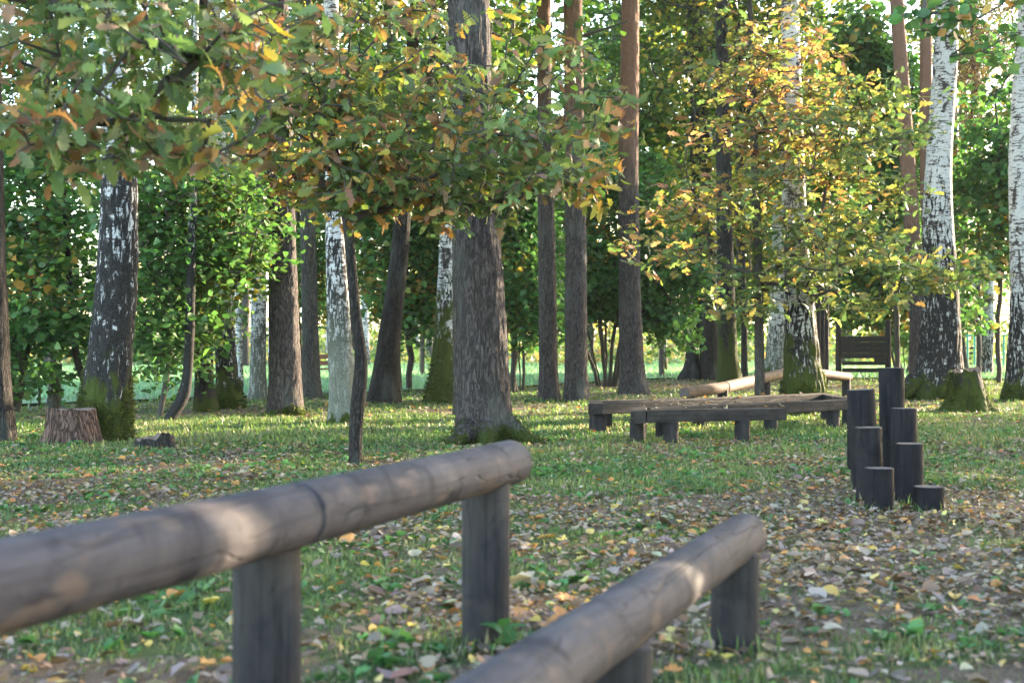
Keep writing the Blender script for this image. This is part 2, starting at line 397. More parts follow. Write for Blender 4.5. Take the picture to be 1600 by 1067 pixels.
def palette(rg, n, pal, jit=.18, P=None, scale=.8, mixing=.38):
    """pick colours; neighbouring leaves tend to share a tone"""
    cols = np.array([c for c, _ in pal]); wts = np.array([q for _, q in pal], float); wts /= wts.sum(); cum = np.cumsum(wts)
    u = rg.rand(n)
    if P is not None:
        f = fbm(P * scale, rg.randint(99), 2); f = np.argsort(np.argsort(f)) / max(1, n - 1)
        u = np.clip(mixing * f + (1 - mixing) * u, 0, 1); u = np.argsort(np.argsort(u)) / max(1, n)
    c = cols[np.clip(np.searchsorted(cum, u), 0, len(cols) - 1)]
    return np.clip(c * (1 + jit * rg.randn(n, 1)) * (1 + .06 * rg.randn(n, 3)), .004, .9)

# ------------------------------------------------------------------ branching: every leaf tip is joined to the nearest older wood
def grow(stems, tips, rg, step=.3, bow=.12, tip_r=.004, up=.0):
    """stems: list of (k,3) polylines with shared or separate roots. returns nodes, parent, radius, idx of tips, dirs of tips"""
    nodes, par = [], []
    for st in stems:
        st = np.asarray(st, float); dl = np.linalg.norm(np.diff(st, axis=0), axis=1); cum = np.concatenate([[0], np.cumsum(dl)])
        k = max(2, int(cum[-1] / step)); tt = np.linspace(0, cum[-1], k + 1)
        pts = np.stack([np.interp(tt, cum, st[:, j]) for j in range(3)], 1)
        pts[1:-1] += rg.randn(len(pts) - 2, 3) * step * .06
        for i, p in enumerate(pts): par.append(len(nodes) - 1 if i else -1); nodes.append(p)
    nstem = len(nodes)
    cap = nstem + len(tips) * 14
    A = np.zeros((cap, 3)); A[:nstem] = nodes; n = nstem; par = par + [0] * (cap - nstem)
    d0 = np.array([np.min(np.linalg.norm(A[:nstem] - t, axis=1)) for t in tips]); order = np.argsort(d0)
    ti, td = [], []
    for q in order:
        t = tips[q]; df = t - A[:n]; ds = np.linalg.norm(df, axis=1)
        pen = ds * (1 + .9 * np.clip(-df[:, 2] / np.maximum(ds, 1e-6) + up, 0, 1))
        j = int(np.argmin(pen)); p0 = A[j]; ln = ds[j]; k = int(min(12, max(1, round(ln / step))))
        off = rg.randn(3) * bow * ln * .5 + np.array([0, 0, bow * ln])
        prev = j
        for i in range(1, k + 1):
            s = i / k
            A[n] = p0 + (t - p0) * s + off * (s * (1 - s)) * 2 * (1 if i < k else 0) + (rg.randn(3) * step * .05 if i < k else 0)
            par[n] = prev; prev = n; n += 1
        ti.append(prev); td.append(A[prev] - A[par[prev]])
    A = A[:n]; par = np.array(par[:n]); cnt = np.zeros(n)
    cnt[ti] += 1
    for i in range(n - 1, -1, -1):
        if par[i] >= 0: cnt[par[i]] += cnt[i]
    rad = tip_r * np.maximum(cnt, 1) ** .42
    return A, par, rad, np.array(ti), nrm(np.array(td)), nstem
def tubes(A, par, rad, sel, sides=5, minr=0):
    e = np.where((par >= 0) & sel & (rad >= minr))[0]
    if not len(e): return np.zeros((0, 3)), []
    p, q = A[par[e]], A[e]; r0 = np.minimum(rad[par[e]], rad[e] * 1.6); r1 = rad[e]
    d = nrm(q - p); ref = np.where(np.abs(d[:, 2:3]) > .9, np.array([[1., 0, 0]]), np.array([[0, 0, 1.]]))
    u = nrm(np.cross(d, ref)); v = np.cross(d, u)
    ang = np.arange(sides) / sides * 2 * math.pi
    ring = np.cos(ang)[None, :, None] * u[:, None] + np.sin(ang)[None, :, None] * v[:, None]
    V = np.concatenate([p[:, None] + ring * r0[:, None, None], (q + d * (r1 * .3)[:, None])[:, None] + ring * r1[:, None, None]], 1)
    b = np.arange(len(e)) * 2 * sides; k = np.arange(sides); k2 = (k + 1) % sides
    Fq = np.stack([k, k2, k2 + sides, k + sides], 1)[None] + b[:, None, None]
    return V.reshape(-1, 3), [Fq.reshape(-1, 4)]

def leaves_on(A, par, ti, td, k, size, pal, rg, spread=.12, droop=.25, along=.3, flat=.6, cl=.8, jit=.18):
    """k leaves per tip: positions, axes, normals, sizes, colours"""
    n = len(ti) * k; tip = np.repeat(A[ti], k, 0); d = np.repeat(td, k, 0)
    s = rg.rand(n, 1) ** 1.5 * along
    P = tip - d * s + rg.randn(n, 3) * spread * np.array([1, 1, .6])
    az = rg.rand(n) * 2 * math.pi
    D = d * .5 + np.stack([np.cos(az), np.sin(az), -droop + .35 * rg.randn(n)], 1)
    Nn = np.array([0, 0, 1.0]) + rg.randn(n, 3) * flat
    S = size * np.clip(1 + .25 * rg.randn(n), .5, 1.6)
    return P, nrm(D), nrm(Nn), S, palette(rg, n, pal, jit, P, cl)

def inside(rg, n, c, r):
    u = nrm(rg.randn(n, 3)) * rg.rand(n, 1) ** (1 / 2.6)
    return np.asarray(c) + u * np.asarray(r)

def px_cloud(rg, n, ells, d, rd, zmin=.2):
    """tips through ellipsoids whose outline is read off the photograph; (cx, cy, rx, ry, weight[, d, rd])"""
    wts = np.array([e[4] for e in ells], float); wts /= wts.sum(); out = []
    for e, k in zip(ells, rg.multinomial(n, wts)):
        dd, rr = (e[5], e[6]) if len(e) > 5 else (d, rd); s = dd / F
        out.append(inside(rg, k, at(e[0], e[1], dd), (e[2] * s, rr, e[3] * s)))
    o = np.concatenate(out); return o[o[:, 2] > zmin]

# ------------------------------------------------------------------ trunks
def make_trunk(prof, d, top_z, style, seed, nseg=40, dz=.07, lobes=.18, hl=.35, dense_to=6.0):
    """prof: rows of the photograph (px, py, width px) read at distance d, root first. Local to the foot. Returns V, F, normals, foot, spine(fn)"""
    rg = np.random.RandomState(seed)
    pts = np.array([[*at(px, py, d), .5 * wd * d / F] for px, py, wd in prof])
    foot = np.array([pts[0, 0], pts[0, 1], 0.0])
    z = pts[:, 2]; X = pts[:, 0] - foot[0]; rad = pts[:, 3]
    o = np.argsort(z); z, X, rad = z[o], X[o], rad[o]
    if z[-1] < top_z:
        k = np.clip((X[-1] - X[max(0, len(X) - 3)]) / max(.3, z[-1] - z[max(0, len(X) - 3)]), -.12, .12)
        zz = np.linspace(z[-1] + .5, top_z, 6); X = np.concatenate([X, X[-1] + k * .6 * (zz - z[-1])])
        rad = np.concatenate([rad, rad[-1] * np.interp((zz - z[-1]) / (top_z - z[-1]), [0, 1], [.97, .3])]); z = np.concatenate([z, zz])
    zs = np.concatenate([np.arange(-.12, min(dense_to, top_z), dz), np.arange(min(dense_to, top_z), top_z + .01, .5)])
    def sm(v):
        f = np.interp(zs, z, v)
        acc = 0; offs = np.linspace(-1, 1, 5)
        for q in offs: acc = acc + np.interp(zs + q * np.clip(.08 + zs * .06, .05, .35), z, v)
        return acc / len(offs)
    cx, rr = sm(X), sm(rad)
    wob = .02 * (fbm(np.stack([zs * .6, zs * 0, zs * 0 + seed], 1), seed, 2) - .5) * 2
    cy = wob * np.clip(zs / 2, 0, 1)
    th = np.arange(nseg) / nseg * 2 * math.pi
    lob = np.zeros(nseg); nl = rg.randint(4, 7)
    for q in range(nl):
        a0 = 2 * math.pi * (q + rg.uniform(-.3, .3)) / nl; lob += rg.uniform(.5, 1.2) * np.exp(-((np.angle(np.exp(1j * (th - a0)))) / .33) ** 2)
    lob -= lob.mean()
    RR = rr[:, None] * (1 + lobes * lob[None, :] * np.exp(-np.clip(zs, 0, 9) / hl)[:, None])
    TT, ZZ = np.broadcast_to(th, RR.shape), np.broadcast_to(zs[:, None], RR.shape)
    p = np.stack([np.cos(TT) * RR, np.sin(TT) * RR, ZZ], -1).reshape(-1, 3)
    if style in ('pine', 'dark', 'grey'):
        a = fbm(p * (17, 17, 3.4) + seed, seed, 2); crack = np.clip(np.abs(2 * a - 1) * 3, 0, 1)
        disp = -.013 * (1 - crack) + .012 * (fbm(p * (9, 9, 5), seed + 3, 2) - .5)
        if style == 'dark': disp *= .8
        disp = disp * np.clip(rr[:, None] / .22, .25, 1.2).repeat(nseg, 1).ravel()
    elif style == 'birch':
        low = np.clip(1.4 - ZZ.ravel() / 2.2, .1, 1)
        a = fbm(p * (10, 10, 2.6) + seed, seed, 2); disp = low * (-.018 * np.exp(-((a - .5) / .07) ** 2)) + .012 * (fbm(p * (5, 5, 3), seed + 3, 2) - .5)
        disp = disp * np.clip(rr[:, None] / .2, .25, 1.2).repeat(nseg, 1).ravel()
    else:
        disp = .05 * rr.mean() * (fbm(p * (14, 14, 8), seed, 2) - .5)
    ru = RR.ravel() + disp
    V = np.stack([np.cos(TT).ravel() * ru + np.repeat(cx, nseg), np.sin(TT).ravel() * ru + np.repeat(cy, nseg), ZZ.ravel()], 1)
    nz = len(zs); i = (np.arange(nz - 1)[:, None] * nseg + np.arange(nseg)[None, :]).ravel(); k = np.arange(nseg)
    k2 = (np.arange(nseg) + 1) % nseg; i2 = (np.arange(nz - 1)[:, None] * nseg + k2[None, :]).ravel()
    Q = np.stack([i, i2, i2 + nseg, i + nseg], 1)
    V = np.concatenate([V, [[cx[-1], cy[-1], zs[-1]]]]); t0 = (nz - 1) * nseg
    T = np.stack([t0 + k, t0 + k2, np.full(nseg, len(V) - 1)], 1)
    NN = np.stack([np.cos(TT).ravel(), np.sin(TT).ravel(), 0 * ZZ.ravel()], 1)
    return V, [Q, T], NN, foot, (zs, cx, cy, rr)

def moss_tufts(V, NN, sel_fn, n, rg, size=.03):
    idx = np.where(sel_fn(V[:len(NN)]))[0]
    if not len(idx): return None
    s = idx[rg.randint(0, len(idx), n)]; P = V[s] + rg.randn(n, 3) * .012
    D = NN[s] * .9 + np.array([0, 0, -.15]) + rg.randn(n, 3) * .55
    C = palette(rg, n, [((.03, .045, .009), 3), ((.055, .072, .013), 3), ((.10, .115, .02), 1.3), ((.06, .05, .018), .6)], .2)
    return place([(np.array([(0, .16, 0), (0, -.16, 0), (1, 0, .1)]), np.array([(0, 1, 2)]))], P, D, rg.randn(n, 3), size * np.clip(1 + .3 * rg.randn(n), .4, 2), C, rg)

def root_tube(pts, radii, seed, sides=10):
    """one continuous bent tube, used for surface roots and stems"""
    rg = np.random.RandomState(seed); pts = np.asarray(pts, float); radii = np.asarray(radii, float)
    t = np.linspace(0, len(pts) - 1, max(12, len(pts) * 5)); k = np.arange(len(pts))
    P = np.stack([np.interp(t, k, pts[:, j]) for j in range(3)], 1); r = np.interp(t, k, radii)
    for _ in range(3): P[1:-1] = (P[:-2] + 2 * P[1:-1] + P[2:]) / 4
    d = nrm(np.gradient(P, axis=0)); ref = np.array([0, 1., 0]) if abs(d[0, 1]) < .8 else np.array([1., 0, 0])
    u = nrm(np.cross(d, ref)); v = np.cross(d, u); a = np.arange(sides) / sides * 2 * math.pi
    rr = r[:, None] * (1 + .18 * (rg.rand(len(t), sides) - .5))
    V = P[:, None] + (np.cos(a)[None, :, None] * u[:, None] + np.sin(a)[None, :, None] * v[:, None]) * rr[..., None]
    V = V.reshape(-1, 3); n = len(t); i = (np.arange(n - 1)[:, None] * sides + np.arange(sides)[None]).ravel()
    i2 = (np.arange(n - 1)[:, None] * sides + ((np.arange(sides) + 1) % sides)[None]).ravel()
    Q = np.stack([i, i2, i2 + sides, i + sides], 1)
    e = np.array([[0, q + 1, q] for q in range(1, sides - 1)]); b = (n - 1) * sides; e2 = np.array([[b, b + q, b + q + 1] for q in range(1, sides - 1)])
    NN = nrm(V - np.repeat(P, sides, 0))
    return V, [Q, e, e2], NN

# ------------------------------------------------------------------ shared crowns of the tall trees (local to the trunk top)
def crown_mesh(kindname, seed):
    rg = np.random.RandomState(seed)
    if kindname == 'pine':
        H = 6.5; stems = [[(0, 0, -5.0), (0, 0, 0), (.2, .1, 1.5)]]
        tips = []
        for k in range(24):
            z = rg.uniform(-4.6, 1.4); L_ = (1.0 + 2.3 * (1 - (z + 4.6) / 6.0)) * rg.uniform(.6, 1.1); a = rg.rand() * 6.28
            for q in range(7): tips.append((math.cos(a) * L_ * rg.uniform(.5, 1) + rg.randn() * .35, math.sin(a) * L_ * rg.uniform(.5, 1) + rg.randn() * .35, z + rg.uniform(0, .7)))
        A, par, rad, ti, td, ns = grow(stems, np.array(tips), rg, .5, .1, .012)
        P, D, Nn, S, C = leaves_on(A, par, ti, td, 42, .16, [((.035, .055, .02), 3), ((.055, .075, .03), 3), ((.10, .10, .035), 1), ((.13, .08, .03), .5)], rg, .2, -.1, .3, 1.0)
        D = nrm(rg.randn(len(P), 3) + (0, 0, .25)); V, Fc, C = place([(NEEDLE[0][0] * (1, 2.4, 1), NEEDLE[0][1])], P, D, rg.randn(len(P), 3), S, C, rg)
        mat = M_NEEDLE
    else:
        pal = {'birch': [((.10, .14, .03), 3), ((.16, .18, .035), 3), ((.30, .25, .04), 1.6), ((.36, .25, .05), .7)],
               'broad': [((.05, .10, .02), 3), ((.08, .14, .03), 3), ((.17, .18, .035), 1), ((.32, .24, .04), .5)],
               'gold': [((.22, .22, .045), 3), ((.32, .26, .05), 3), ((.36, .2, .05), 1)]}[kindname]
        r = {'birch': (2.2, 2.2, 4.2), 'broad': (3.4, 3.4, 4.6), 'gold': (2.8, 2.8, 4.4)}[kindname]
        stems = [[(0, 0, -r[2]), (0, 0, 0), (.2, .1, r[2] * .8)]]
        tips = inside(rg, 170, (0, 0, 0), r)
        A, par, rad, ti, td, ns = grow(stems, tips, rg, .5, .12, .009)
        P, D, Nn, S, C = leaves_on(A, par, ti, td, 26, .13 if kindname == 'birch' else .16, pal, rg, .3, .4 if kindname == 'birch' else .2, .5, .8, .35)
        V, Fc, C = place(OVALS, P, D, Nn, S, C, rg); mat = M_LEAF
    W, WF = tubes(A, par, rad, np.arange(len(A)) >= 0, 5)
    return mesh_np(kindname + '_crown', V, Fc, mat, C), mesh_np(kindname + '_limbs', W, WF, M_TWIG, None, True)
CROWNS = {('pine', 0): crown_mesh('pine', 1), ('pine', 1): crown_mesh('pine', 2), ('birch', 0): crown_mesh('birch', 3), ('birch', 1): crown_mesh('birch', 4),
          ('broad', 0): crown_mesh('broad', 5), ('broad', 1): crown_mesh('broad', 6), ('gold', 0): crown_mesh('gold', 7)}
def add_crown(root, spine, top_z, cr, seed, scale=1.0, drop=None):
    rg = random.Random(seed); me, lm = CROWNS[(cr, seed % 2 if cr != 'gold' else 0)]
    zs, cx, cy, rr = spine
    dz = {'pine': 1.0, 'birch': 3.6, 'broad': 3.6, 'gold': 3.8}[cr] * scale if drop is None else drop
    for nm, mm in (('crown', me), ('limbs', lm)):
        o = link(nm, mm, root, (cx[-1], cy[-1], top_z - dz)); o.rotation_euler = (0, 0, (seed * 1.7) % 6.28); o.scale = (scale,) * 3

# ------------------------------------------------------------------ the trees one by one
# name, label, profile (px, py, width px), top height m, bark, crown, options
TREES = [
 ('pine_tree', 'big rough-barked pine with mossy roots behind the end of the left log rail',
  [(757, 693, 106), (756, 660, 92), (756, 620, 86), (755, 560, 79), (754, 498, 75), (748, 400, 73), (743, 330, 70), (738, 200, 67), (735, 100, 65), (732, 0, 66), (729, -120, 64)],
  15, ('pine', dict(moss=.16, lichen=.5)), 'pine', dict(nseg=110, dz=.03, lobes=.16, hl=.22, moss=(700, .22))),
 ('pine_tree', 'pine with a warm sunlit right edge standing left of the slim white birch',
  [(446, 649, 64), (446, 620, 54), (445, 560, 50), (443, 480, 47), (441, 380, 44), (439, 280, 42), (436, 150, 38), (434, 50, 36)],
  15, ('pine', dict(moss=.1)), 'pine', dict(nseg=72, dz=.045, lobes=.12, moss=(350, .25))),
 ('pine_tree', 'grey pine trunk half hidden behind the pine left of the slim white birch',
  [(488, 622, 34), (487, 590, 27), (484, 500, 26), (482, 400, 25), (478, 200, 22)], 15, ('grey', {}), 'pine', {}),
 ('pine_tree', 'slimmest of the three grey pines behind the zigzag beam, just right of the big pine',
  [(858, 625, 38), (857, 590, 31), (856, 500, 29), (855, 420, 28), (853, 320, 27), (851, 200, 24), (850, 60, 22), (849, -20, 22)], 16, ('pine', dict(orange=5.5)), 'pine', dict(nseg=56, dz=.06)),
 ('pine_tree', 'middle of the three grey pines behind the zigzag beam, with grey-green lichen',
  [(901, 626, 44), (900, 590, 37), (900, 500, 36), (900, 400, 34), (899, 300, 33), (897, 150, 30), (895, 0, 30)], 16, ('pine', dict(orange=5.0, lichen=.8)), 'pine', dict(nseg=60, dz=.055, stubs=True)),
 ('pine_tree', 'pine with bright orange upper bark, right of the other two behind the beam',
  [(991, 617, 54), (988, 590, 42), (986, 540, 38), (984, 460, 35), (983, 380, 33), (982, 250, 32), (984, 100, 30), (985, 0, 28)], 16, ('pine', dict(orange=4.6, lichen=.3)), 'pine', dict(nseg=60, dz=.055, lobes=.14)),
 ('pine_tree', 'orange pine leaning left behind the large white birch',
  [(1437, 603, 32), (1434, 500, 26), (1428, 400, 25), (1420, 280, 24), (1412, 160, 23), (1405, 60, 22), (1400, -20, 22)], 17, ('pine', dict(orange=3.2, lichen=.2)), 'pine', {}),
 ('pine_tree', 'upright orange pine touching the left side of the large white birch',
  [(1455, 600, 28), (1454, 400, 24), (1450, 300, 24), (1447, 200, 20), (1447, 80, 19), (1448, 0, 18)], 17, ('pine', dict(orange=2.6, lichen=.1)), 'pine', {}),
 ('tree', 'dark straight trunk cut by the left edge of the photo',
  [(2, 691, 52), (-2, 610, 40), (-8, 420, 34), (-12, 200, 30)], 13, ('dark', dict(lichen=.35)), 'broad', dict(nseg=56, dz=.05)),
 ('tree', 'dark bare trunk behind the thin curved birch stem',
  [(322, 642, 42), (319, 600, 30), (317, 500, 28), (316, 380, 26), (314, 200, 24)], 13, ('dark', dict(moss=.2, lichen=.2)), 'broad', {}),
 ('tree', 'nearly black trunk leaning right between the young oak and the mossy birch',
  [(598, 629, 58), (601, 590, 42), (608, 530, 36), (616, 470, 32), (624, 400, 28), (632, 300, 25)], 12, ('dark', {}), 'broad', dict(lobes=.2)),
 ('tree', 'brown upright trunk showing behind the nearly black leaning trunk',
  [(617, 613, 24), (616, 560, 19), (614, 450, 17), (612, 300, 15)], 13, ('grey', {}), 'broad', {}),
 ('tree', 'slim brown trunk squeezed between the mossy birch and the big pine',
  [(714, 650, 15), (714, 560, 12), (713, 480, 12), (712, 400, 11), (708, 250, 9)], 10, ('grey', {}), 'birch', {}),
 ('tree', 'black flared trunk at the left of the three dark trunks beyond the warm log rail',
  [(1077, 595, 42), (1081, 570, 23), (1084, 500, 18), (1086, 420, 16), (1085, 200, 14)], 15, ('dark', {}), 'broad', dict(lobes=.25)),
 ('tree', 'middle of the three dark trunks beyond the warm log rail, smooth and straight',
  [(1108, 595, 36), (1108, 560, 30), (1106, 480, 27), (1104, 380, 26), (1100, 250, 24), (1090, 100, 22)], 18, ('dark', dict(lichen=.4)), 'broad', {}),
 ('tree', 'moss-covered dark trunk at the right of the three beyond the warm log rail',
  [(1140, 599, 46), (1137, 560, 32), (1135, 480, 28), (1133, 380, 26), (1130, 200, 24)], 16, ('dark', dict(moss=1.6, lichen=.3)), 'pine', dict(lobes=.2)),
 ('tree', 'pole-thin dark trunk left of the yellow oak stem',
  [(1163, 597, 12), (1163, 500, 9), (1161, 420, 8), (1158, 250, 7)], 12, ('dark', {}), 'birch', {}),
 ('tree', 'slender dark trunk close behind the right side of the large white birch',
  [(1504, 583, 22), (1501, 550, 17), (1497, 500, 14), (1494, 430, 13), (1491, 250, 12)], 15, ('dark', {}), 'pine', {}),
 ('tree', 'short grey trunk beyond the bush, left of the stump and dark birch',
  [(84, 638, 24), (86, 600, 19), (89, 560, 17), (92, 400, 15)], 10, ('grey', {}), 'broad', {}),
 ('tree', 'thin reddish stem beyond the leafy bush at the far left',
  [(62, 640, 5), (61, 590, 4), (60, 530, 4), (58, 350, 4)], 8, ('grey', {}), 'birch', {}),
 ('tree', 'dark crooked stem peeping out left of the moss-footed dark birch',
  [(152, 645, 18), (132, 595, 13), (119, 560, 12), (112, 480, 11)], 7, ('dark', {}), 'birch', {}),
 ('birch_tree', 'thick dark birch with white flecks and a glowing moss foot beside the stump',
  [(163, 692, 92), (164, 640, 82), (168, 600, 76), (173, 540, 68), (181, 460, 65), (186, 360, 60), (186, 250, 53), (182, 150, 46), (181, 60, 40)],
  14, ('birch', dict(dark=2.6, amt=.26, moss=.62, more=.055)), 'birch', dict(nseg=84, dz=.04, lobes=.14, moss=(2600, .9))),
 ('birch_tree', 'thin black birch stem bending at its foot, right of the broken stump',
  [(262, 658, 20), (275, 640, 22), (288, 620, 20), (294, 580, 16), (297, 500, 15), (298, 420, 14), (302, 300, 12)], 9, ('birch', dict(dark=2.6, amt=.35, more=.06)), 'birch', {}),
 ('birch_tree', 'birch with a wide dark mossy foot left of the brown pine',
  [(359, 638, 54), (356, 600, 37), (352, 540, 32), (347, 450, 30), (342, 330, 28), (338, 150, 24), (334, 60, 22)], 14, ('birch', dict(dark=1.9, amt=.3, moss=.55)), 'birch', dict(nseg=60, dz=.05, lobes=.22, moss=(700, .5))),
 ('birch_tree', 'pale grey birch farther back, close by the left of the brown pine',
  [(402, 623, 34), (403, 590, 26), (404, 500, 25), (404, 400, 23), (404, 300, 20)], 14, ('birch', dict(dark=1.5, amt=.25, algae=.6)), 'birch', {}),
 ('birch_tree', 'slim banded white birch with grey foot directly behind the young oak stem',
  [(537, 663, 58), (537, 630, 47), (534, 580, 42), (530, 520, 38), (526, 440, 33), (523, 340, 29), (521, 250, 27), (519, 150, 25)], 14, ('birch', dict(dark=2.4, amt=.16, more=.03, algae=.9, moss=.12)), 'birch', dict(nseg=64, dz=.045, lobes=.2)),
 ('birch_tree', 'grey-flecked birch with a tall green moss foot left of the big pine',
  [(688, 630, 56), (690, 590, 42), (693, 540, 33), (697, 450, 28), (701, 340, 25), (703, 250, 22)], 14, ('birch', dict(dark=2.2, amt=.2, moss=1.7, algae=.3)), 'birch', dict(lobes=.2, moss=(900, 1.2))),
 ('birch_tree', 'small far birch on the misty lawn right of the orange pine',
  [(1036, 583, 16), (1037, 550, 11), (1038, 500, 10), (1040, 400, 9)], 15, ('birch', dict(dark=1.4, amt=.2, moss=.7)), 'birch', {}),
 ('birch_tree', 'tall pale birch rising between the dark trunks left of the yellow oak',
  [(1123, 588, 22), (1121, 400, 18), (1117, 250, 18), (1112, 100, 17), (1110, 0, 16)], 18, ('birch', dict(dark=1.8, amt=.25)), 'birch', {}),
 ('birch_tree', 'blue-grey birch in the shade just left of the thick mossy birch',
  [(1208, 590, 38), (1210, 560, 28), (1213, 500, 25), (1217, 420, 23), (1219, 250, 20)], 16, ('birch', dict(dark=1.6, amt=.2, algae=.5, moss=.3)), 'birch', {}),
 ('birch_tree', 'thick birch with a broad moss skirt in front of the warm log rail',
  [(1257, 646, 82), (1256, 615, 72), (1254, 580, 60), (1251, 520, 52), (1247, 450, 46), (1242, 380, 40), (1240, 300, 37), (1238, 200, 34), (1236, 100, 30)],
  15, ('birch', dict(dark=1.7, amt=.28, moss=.95)), 'birch', dict(nseg=76, dz=.045, lobes=.16, moss=(1500, .9))),
 ('birch_tree', 'large white birch with black furrowed foot behind the mossy stump',
  [(1460, 624, 102), (1466, 595, 82), (1469, 560, 69), (1470, 500, 60), (1468, 420, 54), (1465, 340, 46), (1466, 260, 40), (1472, 180, 38), (1478, 100, 37), (1482, 0, 35), (1484, -80, 34)],
  18, ('birch', dict(dark=3.2, amt=.3, moss=.35)), 'birch', dict(nseg=84, dz=.045, lobes=.2, hl=.5, moss=(1100, .5))),
 ('birch_tree', 'slim birch leaning right by the wooden steps at the far right',
  [(1537, 588, 28), (1541, 560, 20), (1545, 500, 18), (1544, 440, 18), (1538, 350, 15), (1530, 200, 13)], 15, ('birch', dict(dark=1.8, amt=.22)), 'birch', {}),
 ('birch_tree', 'speckled birch cut by the right edge of the photo',
  [(1594, 626, 60), (1594, 590, 44), (1594, 540, 38), (1596, 450, 34), (1595, 350, 34), (1593, 250, 33), (1598, 150, 32), (1604, 60, 30)], 15, ('birch', dict(dark=2.0, amt=.26, moss=.4)), 'birch', dict(nseg=60, dz=.055, lobes=.2, moss=(400, .5))),
 ('birch_tree', 'thin white birch stem behind the wide-footed birch',
  [(375, 612, 14), (374, 560, 11), (372, 450, 10), (370, 300, 9)], 14, ('birch', dict(dark=.8, amt=.2)), 'birch', {}),
]
SPINES = {}
for i, (nm, lab, prof, top, (bk, kw), cr, op) in enumerate(TREES):
    d = dist_at(prof[0][1]); px_w = max(8, prof[1][2])
    nseg = op.get('nseg', int(np.clip(px_w * 1.1, 12, 48))); dz = op.get('dz', float(np.clip(d * .0032, .05, .16)))
    V, Fc, NN, foot, sp_ = make_trunk(prof, d, top, bk, i + 11, nseg, dz, op.get('lobes', .12), op.get('hl', .35), min(top, 1 + 560 * d / F))
    root = thing(nm, lab, 'tree', foot); SPINES[i] = (root, foot, sp_, d)
    link('trunk', mesh_np('trunk', V, Fc, bark(bk, **kw), None, True), root)
    add_crown(root, sp_, top, cr, i, .42 if top <= 10 else (1.0 if d < 35 else 1.15))
    rg = np.random.RandomState(100 + i)
    if 'moss' in op:
        n, mz = op['moss']
        hn = fbm(V[:len(NN)] * (4, 4, 2.5), i, 2)
        mt = moss_tufts(V, NN, lambda v: (v[:, 2] / mz < hn * 1.9 - .4) & (v[:, 2] > 0) & (v[:, 1] < .1), n * 2, rg, .022 + .0007 * d)
        if mt: kind(link('moss', mesh_np('moss', mt[0], mt[1], M_GRASS, mt[2]), root), 'stuff')
    if op.get('stubs'):
        for (dx, pz, ln, up_) in ((.2, 4.9, .75, .35), (.2, 5.6, .7, .45), (.18, 6.6, .9, .3)):
            zc = float(np.interp(pz, sp_[0], sp_[1]))
            W, WF, _ = root_tube([(zc + .1, 0, pz), (zc + .1 + ln * .5, -.05, pz + up_ * ln * .5), (zc + .1 + ln, -.1, pz + up_ * ln)], [.035, .022, .01], i, 6)
            link('dead_branch', mesh_np('dead_branch', W, WF, M_TWIG, None, True), root)
# surface roots of the big pine and of the large white birch
def add_root(i, pts, radii, seed, mat, tufts=0):
    root, foot, sp_, d = SPINES[i]
    W, WF, WN = root_tube(np.array(pts), radii, seed, 12)
    link('root', mesh_np('root', W, WF, mat, None, True), root)
    if tufts:
        rg = np.random.RandomState(seed)
        mt = moss_tufts(W, WN, lambda v: (WN[:, 2] > .0), tufts * 2, rg, .028)
        kind(link('moss', mesh_np('moss', mt[0], mt[1], M_GRASS, mt[2]), root), 'stuff')
pb = bark('pine', moss=.16, lichen=.5)
add_root(0, [(.2, -.1, .22), (.36, -.2, .10), (.52, -.28, .03), (.72, -.36, -.06)], [.12, .085, .06, .03], 1, pb, 330)
add_root(0, [(-.16, -.22, .16), (-.24, -.42, .07), (-.36, -.6, .03), (-.52, -.75, -.06)], [.12, .085, .06, .03], 2, pb, 160)
add_root(0, [(.02, -.24, .16), (.03, -.42, .07), (.0, -.62, -.03)], [.12, .08, .03], 3, pb, 110)
iw = [k for k, t in enumerate(TREES) if t[1].startswith('large white birch')][0]
wb = bark('birch', dark=3.2, amt=.3, moss=.35)
add_root(iw, [(-.4, -.2, .35), (-.66, -.35, .12), (-.95, -.5, -.06)], [.18, .12, .04], 4, wb, 160)
add_root(iw, [(.3, -.3, .3), (.5, -.55, .1), (.62, -.8, -.06)], [.18, .12, .04], 5, wb, 120)

